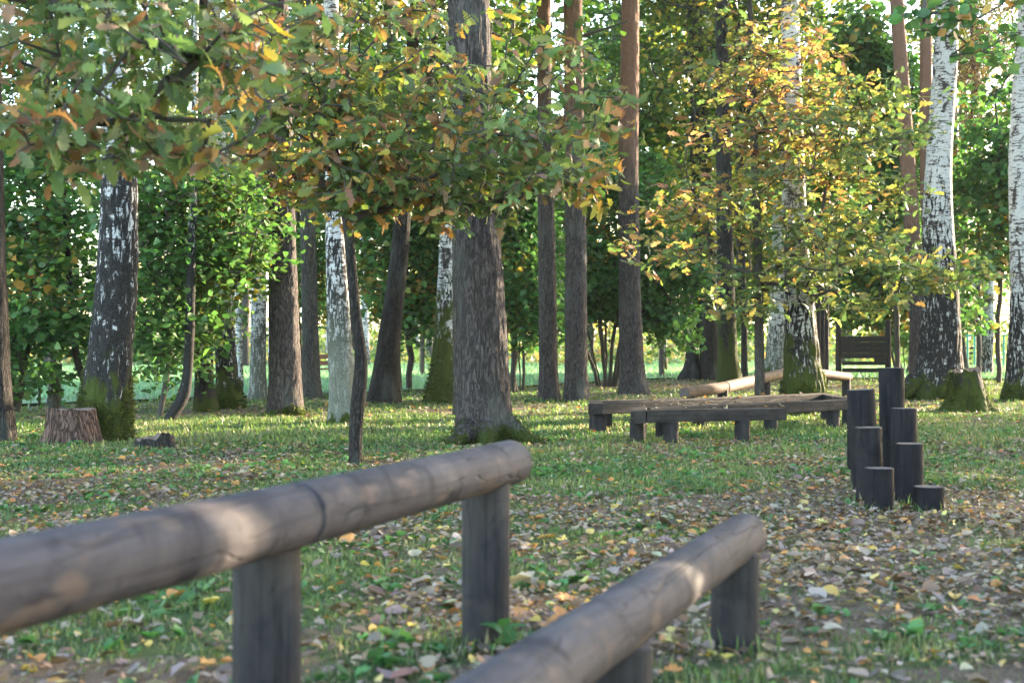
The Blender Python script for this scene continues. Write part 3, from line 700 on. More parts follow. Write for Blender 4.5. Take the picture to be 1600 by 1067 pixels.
# ------------------------------------------------------------------ oaks: leaves one by one where they show large, the rest as foliage
GREEN_OAK = [((.10, .152, .058), 4), ((.13, .185, .07), 3.2), ((.16, .18, .055), 2), ((.16, .18, .045), 1.2), ((.26, .15, .09), 2.2), ((.22, .10, .05), 1.3), ((.38, .19, .06), 1.2), ((.42, .32, .06), .8)]
GOLD_OAK = [((.085, .135, .06), 3.0), ((.13, .17, .06), 3.2), ((.20, .20, .06), 2.8), ((.32, .25, .075), 1.7), ((.38, .19, .08), 1.4), ((.28, .14, .085), 1.0)]
def visible_px(P):
    d = np.maximum(P[:, 1], .1); px = 800 + P[:, 0] / d * F; py = YH - (P[:, 2] - EYE) / d * F
    return px, py, (px > -10) & (px < 1610) & (py > -10) & (py < 1077)
def oak(name, label, foot, stems, tips, k, size, pal, tmpl, seed, nsingle, trunk=None, **kw):
    rg = np.random.RandomState(seed); foot = np.asarray(foot, float)
    root = thing(name, label, 'tree', foot)
    A, par, rad, ti, td, ns = grow(stems, tips, rg, kw.get('step', .22), kw.get('bow', .1), kw.get('tip_r', .0035))
    sel = np.arange(len(A)) >= (ns if trunk is not None else 0)
    W, WF = tubes(A, par, np.minimum(rad, kw.get('cap', .05)), sel, 6)
    bo = link('branches', mesh_np('branches', W - foot, WF, M_TWIG, None, True), root)
    if kw.get('twigs'): kind(bo, 'stuff')
    if trunk is not None:
        V, Fc, NN, _, sp_ = trunk
        link('trunk', mesh_np('trunk', V, Fc, kw['bark'], None, True), root)
    P, D, Nn, S, C = leaves_on(A, par, ti, td, k, size, pal, rg, kw.get('spread', .09), kw.get('droop', .3), kw.get('along', .25), kw.get('flat', .6), kw.get('cl', 1.2))
    px, py, vis = visible_px(P); big = np.where(vis, S / np.maximum(P[:, 1], .1), 0)
    single = np.argsort(-big)[:nsingle]; rest = np.setdiff1d(np.arange(len(P)), single)
    Vv, Fc, Cc = place(tmpl, P[rest] - foot, D[rest], Nn[rest], S[rest], C[rest], rg)
    kind(link('foliage', mesh_np('foliage', Vv, Fc, M_LEAF, Cc), root), 'stuff')
    mes = [mesh_np('leaf', v, [f], M_LEAFO) for v, f in tmpl]
    Rt = nrm(np.cross(Nn, D)); N2 = np.cross(D, Rt)
    for j in single:
        o = link('leaf', mes[rg.randint(len(mes))], root)
        mt = Matrix(((D[j, 0], Rt[j, 0], N2[j, 0], 0), (D[j, 1], Rt[j, 1], N2[j, 1], 0), (D[j, 2], Rt[j, 2], N2[j, 2], 0), (0, 0, 0, 1)))
        o.matrix_local = Matrix.Translation(Vector(P[j] - foot)) @ mt @ Matrix.Scale(float(S[j]), 4)
        o.color = (*[float(c) for c in C[j]], 1)
    return root

# oak whose trunk stands left of the frame and whose boughs hang into the upper left
rg = np.random.RandomState(5)
tips = px_cloud(rg, 370, [(60, 60, 230, 190, 3, 6.2, 1.1), (250, 110, 230, 140, 2.4, 6.6, 1.1), (130, 205, 170, 60, .9, 6.3, .9), (50, 240, 90, 45, .35, 6.2, .6), (300, 220, 120, 50, .5, 6.5, .7), (-350, 0, 350, 260, 2, 6.2, 1.3), (150, -220, 400, 160, 2, 6.6, 1.3), (420, 60, 120, 90, .5, 7.0, .7)], 6.3, 1)
fo = (-4.1, 6.6, 0)
oak('oak_tree', 'near oak reaching in from the left edge with large blurred green and brown leaves', fo,
    [[fo, (-4.1, 6.6, 1.6), (-4.0, 6.6, 3.2), (-3.9, 6.5, 5.0)], [(-4.05, 6.6, 2.3), (-3.2, 6.4, 2.75), (-2.2, 6.2, 2.55), (-1.4, 6.4, 2.3)], [(-4.0, 6.6, 2.9), (-3.0, 6.6, 3.3), (-1.8, 6.6, 3.1), (-.9, 6.8, 2.9)]],
    tips, 6, .10, GREEN_OAK, OAK, 21, 280, spread=.05, along=.32, droop=.4, flat=1.0, tip_r=.0028, step=.2, cap=.03)

# young oak with a kinked stem in the middle left
prof13 = [(555, 726, 21), (556, 660, 21), (561, 610, 24), (566, 565, 20), (558, 510, 17), (551, 440, 16), (545, 360, 16), (537, 300, 17), (520, 230, 14), (506, 160, 13), (495, 100, 12), (480, 0, 10), (470, -120, 8)]
d13 = dist_at(726)
tr13 = make_trunk(prof13, d13, 5.0, 'oak', 61, 20, .04, .05, .2, 5.0)
f13 = tr13[3]; zs13, cx13, cy13, _ = tr13[4]
stem13 = np.stack([cx13 + f13[0], cy13 + f13[1], zs13], 1)[::6]; stem13 = stem13[stem13[:, 2] > 1.9]
tips = px_cloud(rg, 740, [(430, 150, 150, 130, 2.6), (600, 120, 150, 150, 3.2), (640, 240, 170, 80, 1.7), (520, 300, 40, 32, .16), (690, 325, 42, 28, .2), (800, 320, 36, 24, .14), (420, 270, 40, 40, .2), (800, 200, 100, 85, 1.2), (880, 250, 110, 50, .8), (480, 240, 120, 60, 1.3), (850, 80, 110, 70, .45), (940, 170, 70, 60, .3), (560, -120, 420, 160, 1.3), (330, 60, 90, 110, .8), (740, 290, 90, 45, .7), (600, 290, 120, 35, .5), (900, 280, 90, 35, .3)], d13, 1.0, 1.2)
oak('oak_tree', 'young oak on a kinked thin dark stem, its leaves spread across the centre top', f13, [stem13], tips, 8, .118, GREEN_OAK, OAK, 22, 280, tr13, bark=bark('dark', sc=1.6, lichen=.75), spread=.06, along=.34, tip_r=.0035, flat=1.1, droop=.45)

# golden oak on the right
prof25 = [(1187, 650, 18), (1187, 600, 16), (1186, 500, 15), (1184, 400, 14), (1181, 300, 13), (1178, 200, 12), (1174, 100, 10), (1172, 0, 8), (1170, -100, 6)]
d25 = dist_at(648)
tr25 = make_trunk(prof25, d25, 7.4, 'oak', 62, 18, .06, .05, .2, 7.4)
f25 = tr25[3]; zs25, cx25, cy25, _ = tr25[4]
stem25 = np.stack([cx25 + f25[0], cy25 + f25[1], zs25], 1)[::5]; stem25 = stem25[stem25[:, 2] > 1.6]
tips = px_cloud(rg, 720, [(1230, 70, 120, 30, 1.2), (1160, 120, 110, 30, 1.2), (1290, 150, 130, 30, 2), (1200, 205, 140, 30, 2), (1340, 225, 120, 32, 2.2), (1240, 275, 150, 30, 2.2), (1080, 320, 120, 34, 1.6), (1370, 310, 90, 34, 1.6), (1260, 350, 150, 28, 2.0), (1340, 395, 170, 28, 2.4), (1470, 430, 100, 24, 1.7), (1030, 395, 90, 34, 1.0), (1240, 430, 130, 28, 1.4), (1350, 475, 60, 22, .5), (1160, 470, 80, 26, .6), (1400, 180, 70, 40, .9), (1200, -60, 190, 90, 1.2)], d25 - .6, 1.7, 1.0)
oak('oak_tree', 'oak turning gold and orange beside the zigzag beam on the right', f25, [stem25], tips, 9, .145, GOLD_OAK, OAK2, 23, 200, tr25, bark=bark('grey', sc=1.6, lichen=.4), flat=.8, spread=.09, along=.42, droop=.2, tip_r=.004, step=.3, cl=.5)

# ------------------------------------------------------------------ leafy bushes and small trees below the canopy
HAZEL = [((.052, .13, .04), 4), ((.072, .165, .05), 4), ((.10, .195, .055), 2), ((.14, .19, .045), .7), ((.25, .20, .045), .5), ((.32, .19, .05), .3)]
BRIGHT = [((.06, .13, .025), 3), ((.09, .18, .03), 4), ((.13, .2, .035), 2), ((.25, .25, .04), .7)]
MIXED = [((.062, .14, .042), 4), ((.09, .175, .05), 3), ((.12, .16, .035), 1.0), ((.26, .20, .04), .28), ((.34, .19, .045), .25)]
def bush(name, label, base, stems_px, ells, ntips, k, size, pal, seed, cat='bush', rd=1.5, mat=None, back=0.0):
    rg = np.random.RandomState(seed); d = dist_at(base[1]); foot = at(base[0], base[1], d); foot[2] = 0
    root = thing(name, label, cat, foot); stems = []
    for st in stems_px:
        o = rg.uniform(-.15, .15); p = []
        lean = rg.uniform(-.5, .5)
        for q, (px, py) in enumerate(st): v = at(px, py, d); v[1] += o + lean * q; v[2] = max(v[2], -.08); p.append(v)
        stems.append(p)
    tips = px_cloud(rg, int(ntips * 1.25), ells, d + back, rd, .25)
    A, par, rad, ti, td, ns = grow(stems, tips, rg, .35, .1, .0045 if d < 25 else .0065)
    W, WF = tubes(A, par, np.minimum(rad * (1.0), .11), np.arange(len(A)) >= 0, 7)
    link('stems', mesh_np('stems', W - foot, WF, mat or M_TWIG, None, True), root)
    P, D, Nn, S, C = leaves_on(A, par, ti, td, int(k * 1.2), size * 1.1, pal, rg, .24, .35, .5, .55, .5)
    Vv, Fc, Cc = place(OVAL if d < 30 else OVALS, P - foot, D, Nn, S, C, rg)
    kind(link('foliage', mesh_np('foliage', Vv, Fc, M_LEAF, Cc), root), 'stuff')
    return root
def fan(x, y, n, w, h, seed):
    r = random.Random(seed); o = []
    for k in range(n):
        t = (k + .5) / n * 2 - 1 + r.uniform(-.15, .15)
        o.append([(x + t * 14, y), (x + t * w * .45, y - h * .5), (x + t * w, y - h * r.uniform(.85, 1.1))])
    return o
bush('hazel_bush', 'spreading bush with dark arching stems behind the trunk at the left edge', (28, 645),
     [[(28, 645), (34, 540), (90, 445), (165, 360)], [(25, 645), (45, 575), (60, 520), (110, 478), (150, 460), (230, 420)], [(30, 645), (38, 590), (45, 480), (45, 420), (52, 300)], [(20, 645), (22, 520), (18, 470), (60, 420), (85, 330)]],
     [(60, 350, 120, 90, 3), (-60, 380, 110, 130, 2), (110, 470, 110, 70, 2), (60, 240, 150, 80, 2), (50, 580, 70, 45, .5), (-40, 560, 60, 60, .8), (60, 520, 60, 40, .7), (70, 130, 170, 80, 1.8)], 480, 16, .105, HAZEL, 41)
bush('linden_tree', 'low-branched green tree with drooping twigs right of the dark birch', (250, 652), [[(250, 652), (262, 520), (280, 400), (290, 260)], [(262, 520), (320, 440), (380, 400)], [(256, 560), (230, 480), (215, 380)]],
     [(290, 400, 100, 90, 3), (260, 300, 130, 80, 2.5), (370, 380, 70, 70, 1.6), (290, 500, 75, 35, 1.1), (240, 480, 40, 110, .9), (380, 300, 70, 60, 1), (280, 560, 40, 50, .4)], 520, 16, .088, MIXED, 42, 'tree')
bush('maple_tree', 'dark green maple hanging over the leaning black trunk', (640, 612), [[(640, 612), (640, 500), (632, 380), (630, 240)], [(636, 480), (600, 420), (560, 380)], [(636, 450), (690, 400), (720, 360)]],
     [(620, 400, 90, 90, 3), (590, 330, 110, 60, 2.4), (655, 480, 55, 60, 1.3), (690, 370, 50, 80, 1.5), (640, 260, 140, 70, 2), (580, 450, 35, 50, .5)], 420, 18, .12, HAZEL, 43, 'tree')
bush('hazel_bush', 'hazel of several dark upright stems right beside the big pine', (803, 614), fan(803, 614, 7, 34, 190, 3),
     [(820, 400, 55, 90, 3), (800, 300, 90, 80, 2.4), (840, 480, 28, 60, 1), (850, 240, 70, 70, 1.4), (790, 470, 25, 50, .6)], 340, 20, .125, HAZEL, 44)
bush('hazel_bush', 'wide hazel fanning many dark stems between the lichened and the orange pine', (948, 604), fan(948, 604, 11, 70, 130, 4),
     [(950, 430, 75, 80, 3), (1030, 420, 65, 90, 2.5), (900, 420, 40, 100, 1.2), (940, 300, 110, 80, 2.5), (1050, 500, 50, 50, 1), (880, 500, 25, 50, .5)], 500, 20, .135, HAZEL, 45)
bush('maple_tree', 'bright green maple lit between the orange pine and the pale birch', (1035, 592), [[(1035, 592), (1034, 480), (1030, 330), (1025, 150)]],
     [(1040, 290, 80, 90, 3), (1060, 370, 60, 70, 1.5), (960, 250, 70, 80, 1.6), (930, 170, 60, 80, 1.2), (1020, 180, 80, 80, 1.6)], 420, 19, .155, BRIGHT, 46, 'tree', 2)
bush('maple_tree', 'dark maple filling the gap among the three dark trunks', (1118, 586), [[(1118, 586), (1116, 450), (1112, 300), (1105, 120)]],
     [(1120, 440, 60, 60, 2), (1090, 380, 60, 60, 1.5), (1150, 350, 60, 90, 2), (1170, 470, 40, 60, 1.2), (1195, 430, 35, 60, .8), (1120, 250, 80, 100, 1.6)], 420, 19, .165, MIXED, 47, 'tree', 2)
bush('thicket', 'thicket of thin dark stems behind the plank wall', (1412, 588), fan(1412, 588, 9, 55, 110, 6) + [[(1410, 588), (1392, 530), (1368, 470), (1345, 420)]],
     [(1340, 470, 60, 50, 2.2), (1410, 440, 60, 60, 2), (1310, 440, 40, 50, 1.2), (1400, 520, 40, 25, .5), (1360, 360, 80, 60, 1.8)], 340, 14, .19, MIXED, 48)
bush('maple_tree', 'deep green maple in the dark gap right of the orange pines', (1400, 596), [[(1400, 596), (1396, 450), (1388, 280), (1378, 100)]],
     [(1400, 300, 60, 90, 2), (1370, 130, 60, 90, 2), (1425, 210, 45, 100, 1.2), (1340, 60, 50, 60, 1)], 300, 15, .18, HAZEL, 49, 'tree', 1.5)
bush('maple_tree', 'deep green maple at the right, between the white birch and the frame edge', (1560, 600), [[(1560, 600), (1556, 450), (1550, 300), (1540, 150)], [(1556, 430), (1600, 350), (1650, 300)]],
     [(1550, 300, 65, 90, 3), (1540, 400, 50, 50, 1.4), (1600, 260, 60, 100, 2), (1650, 350, 60, 90, 1.2), (1520, 250, 30, 60, .8), (1505, 480, 18, 50, .4), (1540, 170, 70, 60, .9), (1600, 80, 80, 70, .7)], 300, 13, .18, HAZEL, 50, 'tree', 1.8)
bush('linden_tree', 'tree with green and amber leaves behind the slim banded birch', (470, 608), [[(470, 608), (468, 480), (474, 350), (480, 200)]],
     [(480, 400, 50, 70, 2), (490, 320, 70, 60, 1.6), (500, 470, 26, 40, .7), (400, 240, 90, 80, 1.4), (470, 200, 90, 80, 1.3)], 380, 16, .105, HAZEL, 51, 'tree')

bush('maple_tree', 'pale green tree filling the gap between the lichened pine and the orange pine', (925, 586), [[(925, 586), (924, 400), (920, 200), (918, 0)]],
     [(930, 90, 80, 90, 2), (900, 220, 70, 70, 1), (1010, 60, 70, 80, 1.4), (800, 60, 70, 90, 1.2), (800, 200, 60, 60, .8)], 300, 14, .22, BRIGHT, 52, 'tree', 2.5)
bush('maple_tree', 'yellow-green tree far behind the golden oak', (1290, 582), [[(1290, 582), (1288, 400), (1284, 200), (1280, 0)]],
     [(1290, 140, 110, 120, 2), (1240, 320, 100, 80, 1.5), (1330, 300, 80, 90, 1.2), (1170, 200, 60, 120, 1), (1290, 430, 110, 60, 1.2)], 380, 14, .24, BRIGHT, 53, 'tree', 2.5)
bush('maple_tree', 'green tree in the gap left of the big pine, behind the mossy birch', (660, 590), [[(660, 590), (664, 400), (668, 200), (670, 20)]],
     [(660, 120, 120, 110, 2), (540, 160, 90, 90, 1.2), (600, 300, 90, 60, 1)], 300, 13, .2, MIXED, 54, 'tree', 2.5)

# birch sprays hanging from a bough above the upper right corner
rgb = np.random.RandomState(8)
tips = px_cloud(rgb, 60, [(1450, 20, 60, 50, 2), (1520, 50, 60, 50, 1.6), (1590, 60, 50, 80, 1.4), (1500, -120, 160, 90, 2.2)], 10.5, .5, 1)
oak('birch_tree', 'near birch off to the right whose fresh green sprays hang over the top corner', (5.2, 10.8, 0), [[(5.2, 10.8, 0), (5.15, 10.7, 2.5), (5.1, 10.7, 5.2)], [(5.1, 10.7, 3.9), (4.4, 10.6, 4.3), (3.7, 10.5, 4.1), (3.1, 10.5, 3.7)]],
    tips, 4, .085, [((.06, .14, .05), 3), ((.09, .17, .06), 2), ((.35, .2, .07), .6)], OVAL, 24, 40, twigs=True, spread=.06, tip_r=.0028, step=.2)

# larch with dry reddish needles behind the white birch
rgl = np.random.RandomState(9)
dl = dist_at(592); fl = at(1530, 592, dl); fl[2] = 0
root = thing('larch_tree', 'conifer with dry reddish-brown needle sprays at the upper right', 'tree', fl)
tips = px_cloud(rgl, 420, [(1545, 110, 60, 130, 3), (1510, 180, 30, 160, 2), (1590, 60, 60, 110, 2), (1530, 320, 35, 80, .8), (1560, -100, 110, 130, 2)], dl, 2, 1)
A, par, rad, ti, td, ns = grow([[fl, fl + (0, 0, 6), fl + (-.3, 0, 12), fl + (-.4, 0, 17)]], tips, rgl, .5, -.05, .006)
W, WF = tubes(A, par, rad, np.arange(len(A)) >= 0, 6); link('trunk', mesh_np('trunk', W - fl, WF, M_TWIG, None, True), root)
P, D, Nn, S, C = leaves_on(A, par, ti, td, 30, .17, [((.20, .10, .05), 3), ((.30, .16, .08), 2), ((.10, .085, .05), 2), ((.07, .09, .04), 2)], rgl, .22, .3, .6, 1.0, .3)
D = nrm(rgl.randn(len(P), 3) + (0, 0, -.3)); Vv, Fc, Cc = place([(NEEDLE[0][0] * (1, 2.2, 1), NEEDLE[0][1])], P - fl, D, Nn, S, C, rgl)
kind(link('foliage', mesh_np('foliage', Vv, Fc, M_NEEDLE, Cc), root), 'stuff')

# ------------------------------------------------------------------ woods beyond the lawn and out of frame
def plain_trunk(h, r, seed, style):
    prof = [(800, YH + F / 20, r * 2.3 * F / 20), (800, YH + F / 20 - .4 * F / 20, r * 2 * F / 20), (800 + 4 * math.sin(seed), YH + F / 20 - h * .5 * F / 20, r * 1.7 * F / 20), (800, YH + F / 20 - h * F / 20, r * .7 * F / 20)]
    V, Fc, NN, foot, sp_ = make_trunk(prof, 20, h, 'x', seed, 12, .6, .1, .3, h)
    return mesh_np('trunk', V, Fc, bark(*style), None, True), sp_
PT = {'pine': plain_trunk(17, .22, 1, ('pine', )) if 0 else None}
STY = {'pine': ('pine', dict(orange=5.0, lichen=.2)), 'birch': ('birch', dict(dark=1.0, amt=.2)), 'broad': ('dark', dict(lichen=.2)), 'gold': ('grey', {})}
def pt(cr, h, r, seed):
    prof = [(800, YH + 111, r * 2.4 * 111), (800, YH + 111 - 44, r * 2 * 111), (800 + 25 * math.sin(seed), YH + 111 - h * 55, r * 1.7 * 111), (800 + 20 * math.cos(seed), YH + 111 - h * 111, r * .7 * 111)]
    V, Fc, NN, foot, sp_ = make_trunk(prof, F / 111, h, 'x', seed, 12, .6, .1, .3, h)
    b, kw = STY[cr]; return mesh_np('trunk', V, Fc, bark(b, **kw), None, True), sp_
PTS = {'pine': pt('pine', 17, .2, 1), 'birch': pt('birch', 15, .16, 2), 'broad': pt('broad', 9.5, .2, 3), 'gold': pt('gold', 10, .16, 4)}
HT = {'pine': 17, 'birch': 15, 'broad': 9.5, 'gold': 10}
def plain_tree(cr, x, y, seed, label, group, scale=1.0):
    me, sp_ = PTS[cr]; root = thing({'pine': 'pine_tree', 'birch': 'birch_tree', 'broad': 'maple_tree', 'gold': 'linden_tree'}[cr], label, 'tree', (x, y, 0), group)
    link('trunk', me, root); add_crown(root, sp_, HT[cr], cr, seed)
    root.scale = (scale,) * 3; root.rotation_euler = (0, 0, seed * 2.4)
    return root
FAR = {'pine': ('tall hazy pine in the wood beyond the misty lawn', 'far pines beyond the lawn'), 'birch': ('pale hazy birch in the wood beyond the misty lawn', 'far birches beyond the lawn'),
       'broad': ('hazy green tree in the wood beyond the misty lawn', 'far green trees beyond the lawn'), 'gold': ('hazy golden tree in the wood beyond the misty lawn', 'far golden trees beyond the lawn')}
rf = random.Random(77); k = 0
for row, (y0, y1, n) in enumerate(((58, 75, 20), (78, 105, 30), (110, 150, 36))):
    for q in range(n):
        y = rf.uniform(y0, y1); x = (-.44 + .88 * (q + rf.uniform(.1, .9)) / n) * y
        if row == 0 and -.02 < x / y < .16: continue
        cr = rf.choices(['birch', 'pine', 'gold', 'broad'], [4, 3, 3, 2])[0]
        plain_tree(cr, x, y, k, *FAR[cr], rf.uniform(.85, 1.25)); k += 1
# low scrub along the far side of the lawn, one mass
rgs = np.random.RandomState(12); n = 30000
yy = rgs.uniform(62, 160, n); xx = rgs.uniform(-.5, .5, n) * yy
hh = (.6 + 5.0 * fbm(xy(xx, yy, .11), 8, 3) ** 2) * np.clip((yy - 55) / 40, .4, 1.5); zz = hh * rgs.rand(n) ** 1.2
C = palette(rgs, n, [((.09, .15, .045), 3), ((.14, .18, .05), 3), ((.26, .23, .06), 2), ((.30, .19, .07), 1)], .2, np.stack([xx, yy, zz], 1), .12)
az = rgs.rand(n) * 6.28
Vv, Fc, Cc = place(OVALS, np.stack([xx, yy, zz], 1), np.stack([np.cos(az), np.sin(az), rgs.randn(n) * .6], 1), rgs.randn(n, 3) + (0, 0, .5), .34 * np.clip(1 + .3 * rgs.randn(n), .4, 2) * (yy / 90), C, rgs)
kind(link('scrub', mesh_np('scrub', Vv, Fc, M_LEAF, Cc)), 'stuff')

# trees of the same wood standing outside the frame, towards the low sun and behind: they shade the clearing
sa = np.array([math.sin(R(SUN_AZ)), math.cos(R(SUN_AZ))]); pa = np.array([-sa[1], sa[0]])
OUT = [(-1.9, 22), (-1.8, 35), (-1.8, 52), (-5.5, 20), (-5, 31), (-9, 27), (-12, 20), (6.2, 25), (6.4, 38), (6.4, 54), (9.0, 32), (8.6, 46), (8.8, 62), (4.8, 72), (21.5, 40), (24, 52), (28, 38), (35, 60)]
for q, (p_, t_) in enumerate(OUT):
    x, y = sa * t_ + pa * p_ + (0, 0)
    if x - 3.6 < .37 * y: continue
    plain_tree('broad', x, y, 200 + q, 'leafy maple standing out of the frame to the right', 'maples out of frame', rf.uniform(.98, 1.12))
pl = lambda x, y: float(pa[0] * x + pa[1] * y)
b1, b2, b3 = pl(-.79, 2.32), pl(-.665, 2.76), pl(-.60, 2.93)     # edges of the bands of sun on the left rail
# a leafy bush added out of view to keep sun off the lower rail
x, y = np.array([.42, 3.75]) + sa * 4.3
sh = thing('shade_shrub', 'low leafy bush out of view, added to shade the lower rail', 'bush', (x, y, 0))
for nm, mm in zip(('foliage', 'stems'), CROWNS[('broad', 0)]):
    o = link(nm, mm, sh, (0, 0, .72)); o.scale = (.2, .2, .175)
for q, (t_, p_) in enumerate(((9.5, b2 - .16), (11.2, b2 - .43), (12.6, b2 - .70))):  # added unseen trunks; their shadows bound the band of sun on the rail
    x, y = sa * t_ + pa * p_
    plain_tree('birch', x, y, 240, ('nearest', 'middle', 'farthest')[q] + ' of three birches out of view, added to cut the sun on the rails', 'added shade birches out of frame', 1.0)
x, y = sa * 13.5 + pa * (b3 + .25)  # added unseen pine whose trunk shades the rails past the sun band
plain_tree('pine', x, y, 241, 'thick pine out of view, added to shade the rails past the sun band', None, 1.5)
x, y = sa * 16 + pa * (b3 + .76)  # second added pine, closes the gap of sun left by the first
plain_tree('pine', x, y, 242, 'stouter pine out of view, added behind the thick pine to shade the rails', None, 1.6)

# ------------------------------------------------------------------ timber
def rounded_log(length, r0, r1, seed, sides=28, n=None, bevel=.012, uneven=.03):
    """round timber along local +X from 0 to length"""
    n = n or max(6, int(length / .05)); t = np.linspace(0, 1, n)
    t = np.concatenate([[0, bevel / length], t[1:-1], [1 - bevel / length, 1]])
    t = np.sort(t); r = r0 + (r1 - r0) * t
    r[0] -= bevel; r[-1] -= bevel
    a = np.arange(sides) / sides * 2 * math.pi; TT, AA = np.meshgrid(t, a, indexing='ij')
    p = np.stack([TT.ravel() * length * 2.2, np.cos(AA).ravel() * 1.3, np.sin(AA).ravel() * 1.3], 1)
    rr = np.repeat(r, sides) * (1 + uneven * 2 * (fbm(p + seed * 3.1, seed, 3) - .5))
    wy = .012 * np.sin(TT.ravel() * length * 1.3 + seed)
    V = np.stack([TT.ravel() * length, np.cos(AA).ravel() * rr, np.sin(AA).ravel() * rr + wy * 0], 1)
    m = len(t); i = (np.arange(m - 1)[:, None] * sides + np.arange(sides)[None]).ravel(); i2 = (np.arange(m - 1)[:, None] * sides + ((np.arange(sides) + 1) % sides)[None]).ravel()
    Q = np.stack([i, i + sides, i2 + sides, i2], 1)
    V = np.concatenate([V, [[0, 0, 0], [length, 0, 0]]]); c0, c1 = len(V) - 2, len(V) - 1; k = np.arange(sides); k2 = (k + 1) % sides; b = (m - 1) * sides
    return V, [Q, np.stack([np.full(sides, c0), k, k2], 1), np.stack([np.full(sides, c1), b + k2, b + k], 1)]
def end_caps(me, Fc):
    me.materials.append(M_END); mi = np.zeros(len(me.polygons), np.int32); mi[len(Fc[0]):] = 1; me.polygons.foreach_set('material_index', mi)
def log_obj(name, a, b, r0, r1, mat, parent, seed, **kw):
    a, b = Vector(a), Vector(b); V, Fc = rounded_log((b - a).length, r0, r1, seed, **kw)
    me = mesh_np(name, V, Fc, mat, None, True); end_caps(me, Fc)
    o = link(name, me, parent); q = (b - a).to_track_quat('X', 'Z') if abs((b - a).normalized().z) < .9 else (b - a).to_track_quat('X', 'Y')
    o.location = a - (Vector(parent.location) if parent else Vector()); o.rotation_euler = q.to_euler()
    me.set_sharp_from_angle(angle=R(40))
    return o
def post(parent, x, y, top, r, seed, mat=None, name='post'):
    return log_obj(name, (x, y, -.25), (x, y, top), r, r, mat or M_POST, parent, seed, uneven=.015, bevel=.006)

# the two near log rails
lg = thing('log_rail', 'higher log rail crossing the lower left foreground on stout dark posts', 'log rail', (-.26, 3.25, 0))
A0, J, A1 = np.array([-1.42, .41, .625]), np.array([-.497, 3.25, .612]), np.array([.0, 4.79, .607])
log_obj('log', A0, J - (A1 - J) * .002, .0765, .0755, M_LOG, lg, 3, sides=40)
log_obj('log', J + (A1 - J) * .003, A1, .074, .075, M_LOG, lg, 8, sides=40)
post(lg, -.572, 3.32, .57, .0795, 4); post(lg, -.085, 4.78 - .17, .57, .078, 5); post(lg, -1.2, 1.05, .57, .08, 6)
lg2 = thing('log_rail', 'lower log rail rising from the bottom centre towards the black posts', 'log rail', (.4, 3.4, 0))
B0, B1 = np.array([-.42, 1.45, .362]), np.array([.79, 4.81, .362])
log_obj('log', B0, B1, .076, .0745, M_LOG, lg2, 13, sides=40)
post(lg2, .725, 4.63, .33, .079, 14); post(lg2, .247, 3.3, .31, .079, 15)

# zigzag balance beam on short posts
zb = thing('zigzag_beam', 'zigzag balance beam of dark planks on short round posts', 'balance beam', (2.4, 16, 0))
def plank(parent, a, b, wd, th, top, mat, seed, name='plank', ext=0.0):
    a, b = np.array(a, float), np.array(b, float); L_ = np.linalg.norm(b - a) + 2 * ext; u = (b - a) / np.linalg.norm(b - a); rg = np.random.RandomState(seed)
    n = max(2, int(L_ / .15)); t = np.linspace(0, L_, n + 1); e = .007
    sec = [(-wd / 2 + e, -th), (wd / 2 - e, -th), (wd / 2, -th + e), (wd / 2, -e), (wd / 2 - e, 0), (-wd / 2 + e, 0), (-wd / 2, -e), (-wd / 2, -th + e)]
    V = []; wob = np.cumsum(rg.randn(n + 1) * .0012)
    for i, q in enumerate(t):
        for (y, z) in sec: V.append((q - ext, y + rg.randn() * .0008, z + wob[i] + rg.randn() * .0008))
    m = 8; Q = [(i * m + k, i * m + (k + 1) % m, (i + 1) * m + (k + 1) % m, (i + 1) * m + k) for i in range(n) for k in range(m)]
    bm_caps = [list(range(m))[::-1], [n * m + k for k in range(m)]]
    me = bpy.data.meshes.new(name); me.from_pydata([tuple(map(float, v)) for v in V], [], [tuple(f[::-1]) for f in Q] + [tuple(c[::-1]) for c in bm_caps]); me.update(); me.materials.append(mat)
    o = link(name, me, parent, (a[0] - parent.location.x, a[1] - parent.location.y, top - parent.location.z)); o.rotation_euler = (0, 0, math.atan2(u[1], u[0])); return o
ZP = [((2.05, 17.8), (1.02, 16.95)), ((1.0, 17.02), (.94, 16.12)), ((.97, 16.2), (4.22, 19.25)), ((4.25, 19.3), (4.2, 17.45)), ((4.16, 17.5), (1.42, 15.08)), ((1.36, 15.14), (1.27, 14.32)), ((1.33, 14.4), (2.86, 15.02))]
for q, (a, b) in enumerate(ZP): plank(zb, a, b, .15, .125, .345 + .004 * (q % 2), M_PLANK, 30 + q)
for q, (x, y) in enumerate([(2.0, 17.72), (1.12, 17.02), (1.0, 16.3), (.98, 16.62), (2.3, 17.5), (3.4, 18.5), (4.22, 19.1), (4.2, 17.75), (3.9, 17.28), (3.0, 16.48), (1.62, 15.28), (1.34, 15.0), (1.29, 14.62), (1.62, 14.52), (2.4, 14.82)]):
    post(zb, x, y, .25, .08, 50 + q)

# warm bending log rail behind it
wr = thing('log_rail', 'warm brown log rail stepping up behind the zigzag beam', 'log rail', (4.2, 22, 0))
W0, W1, W2, W3, W4 = [np.array(v) for v in ((2.42, 20.0, .33), (3.14, 21.0, .385), (4.62, 24.1, .535), (5.35, 25.6, .52), (6.4, 27.0, .40))]
for q, (a, b) in enumerate(((W0, W1), (W1, W2), (W2, W3), (W3, W4))): log_obj('log', a, b, .086, .084, M_RAIL, wr, 70 + q, sides=24)
for q, v in enumerate((W0 + (W1 - W0) * .12, W1 - (W1 - W0) * .05, W2 - (W2 - W1) * .35, W2 + (W3 - W2) * .1, W3 + (W4 - W3) * .3, W4 - (W4 - W3) * .08)): post(wr, v[0], v[1], v[2] - .03, .08, 80 + q)

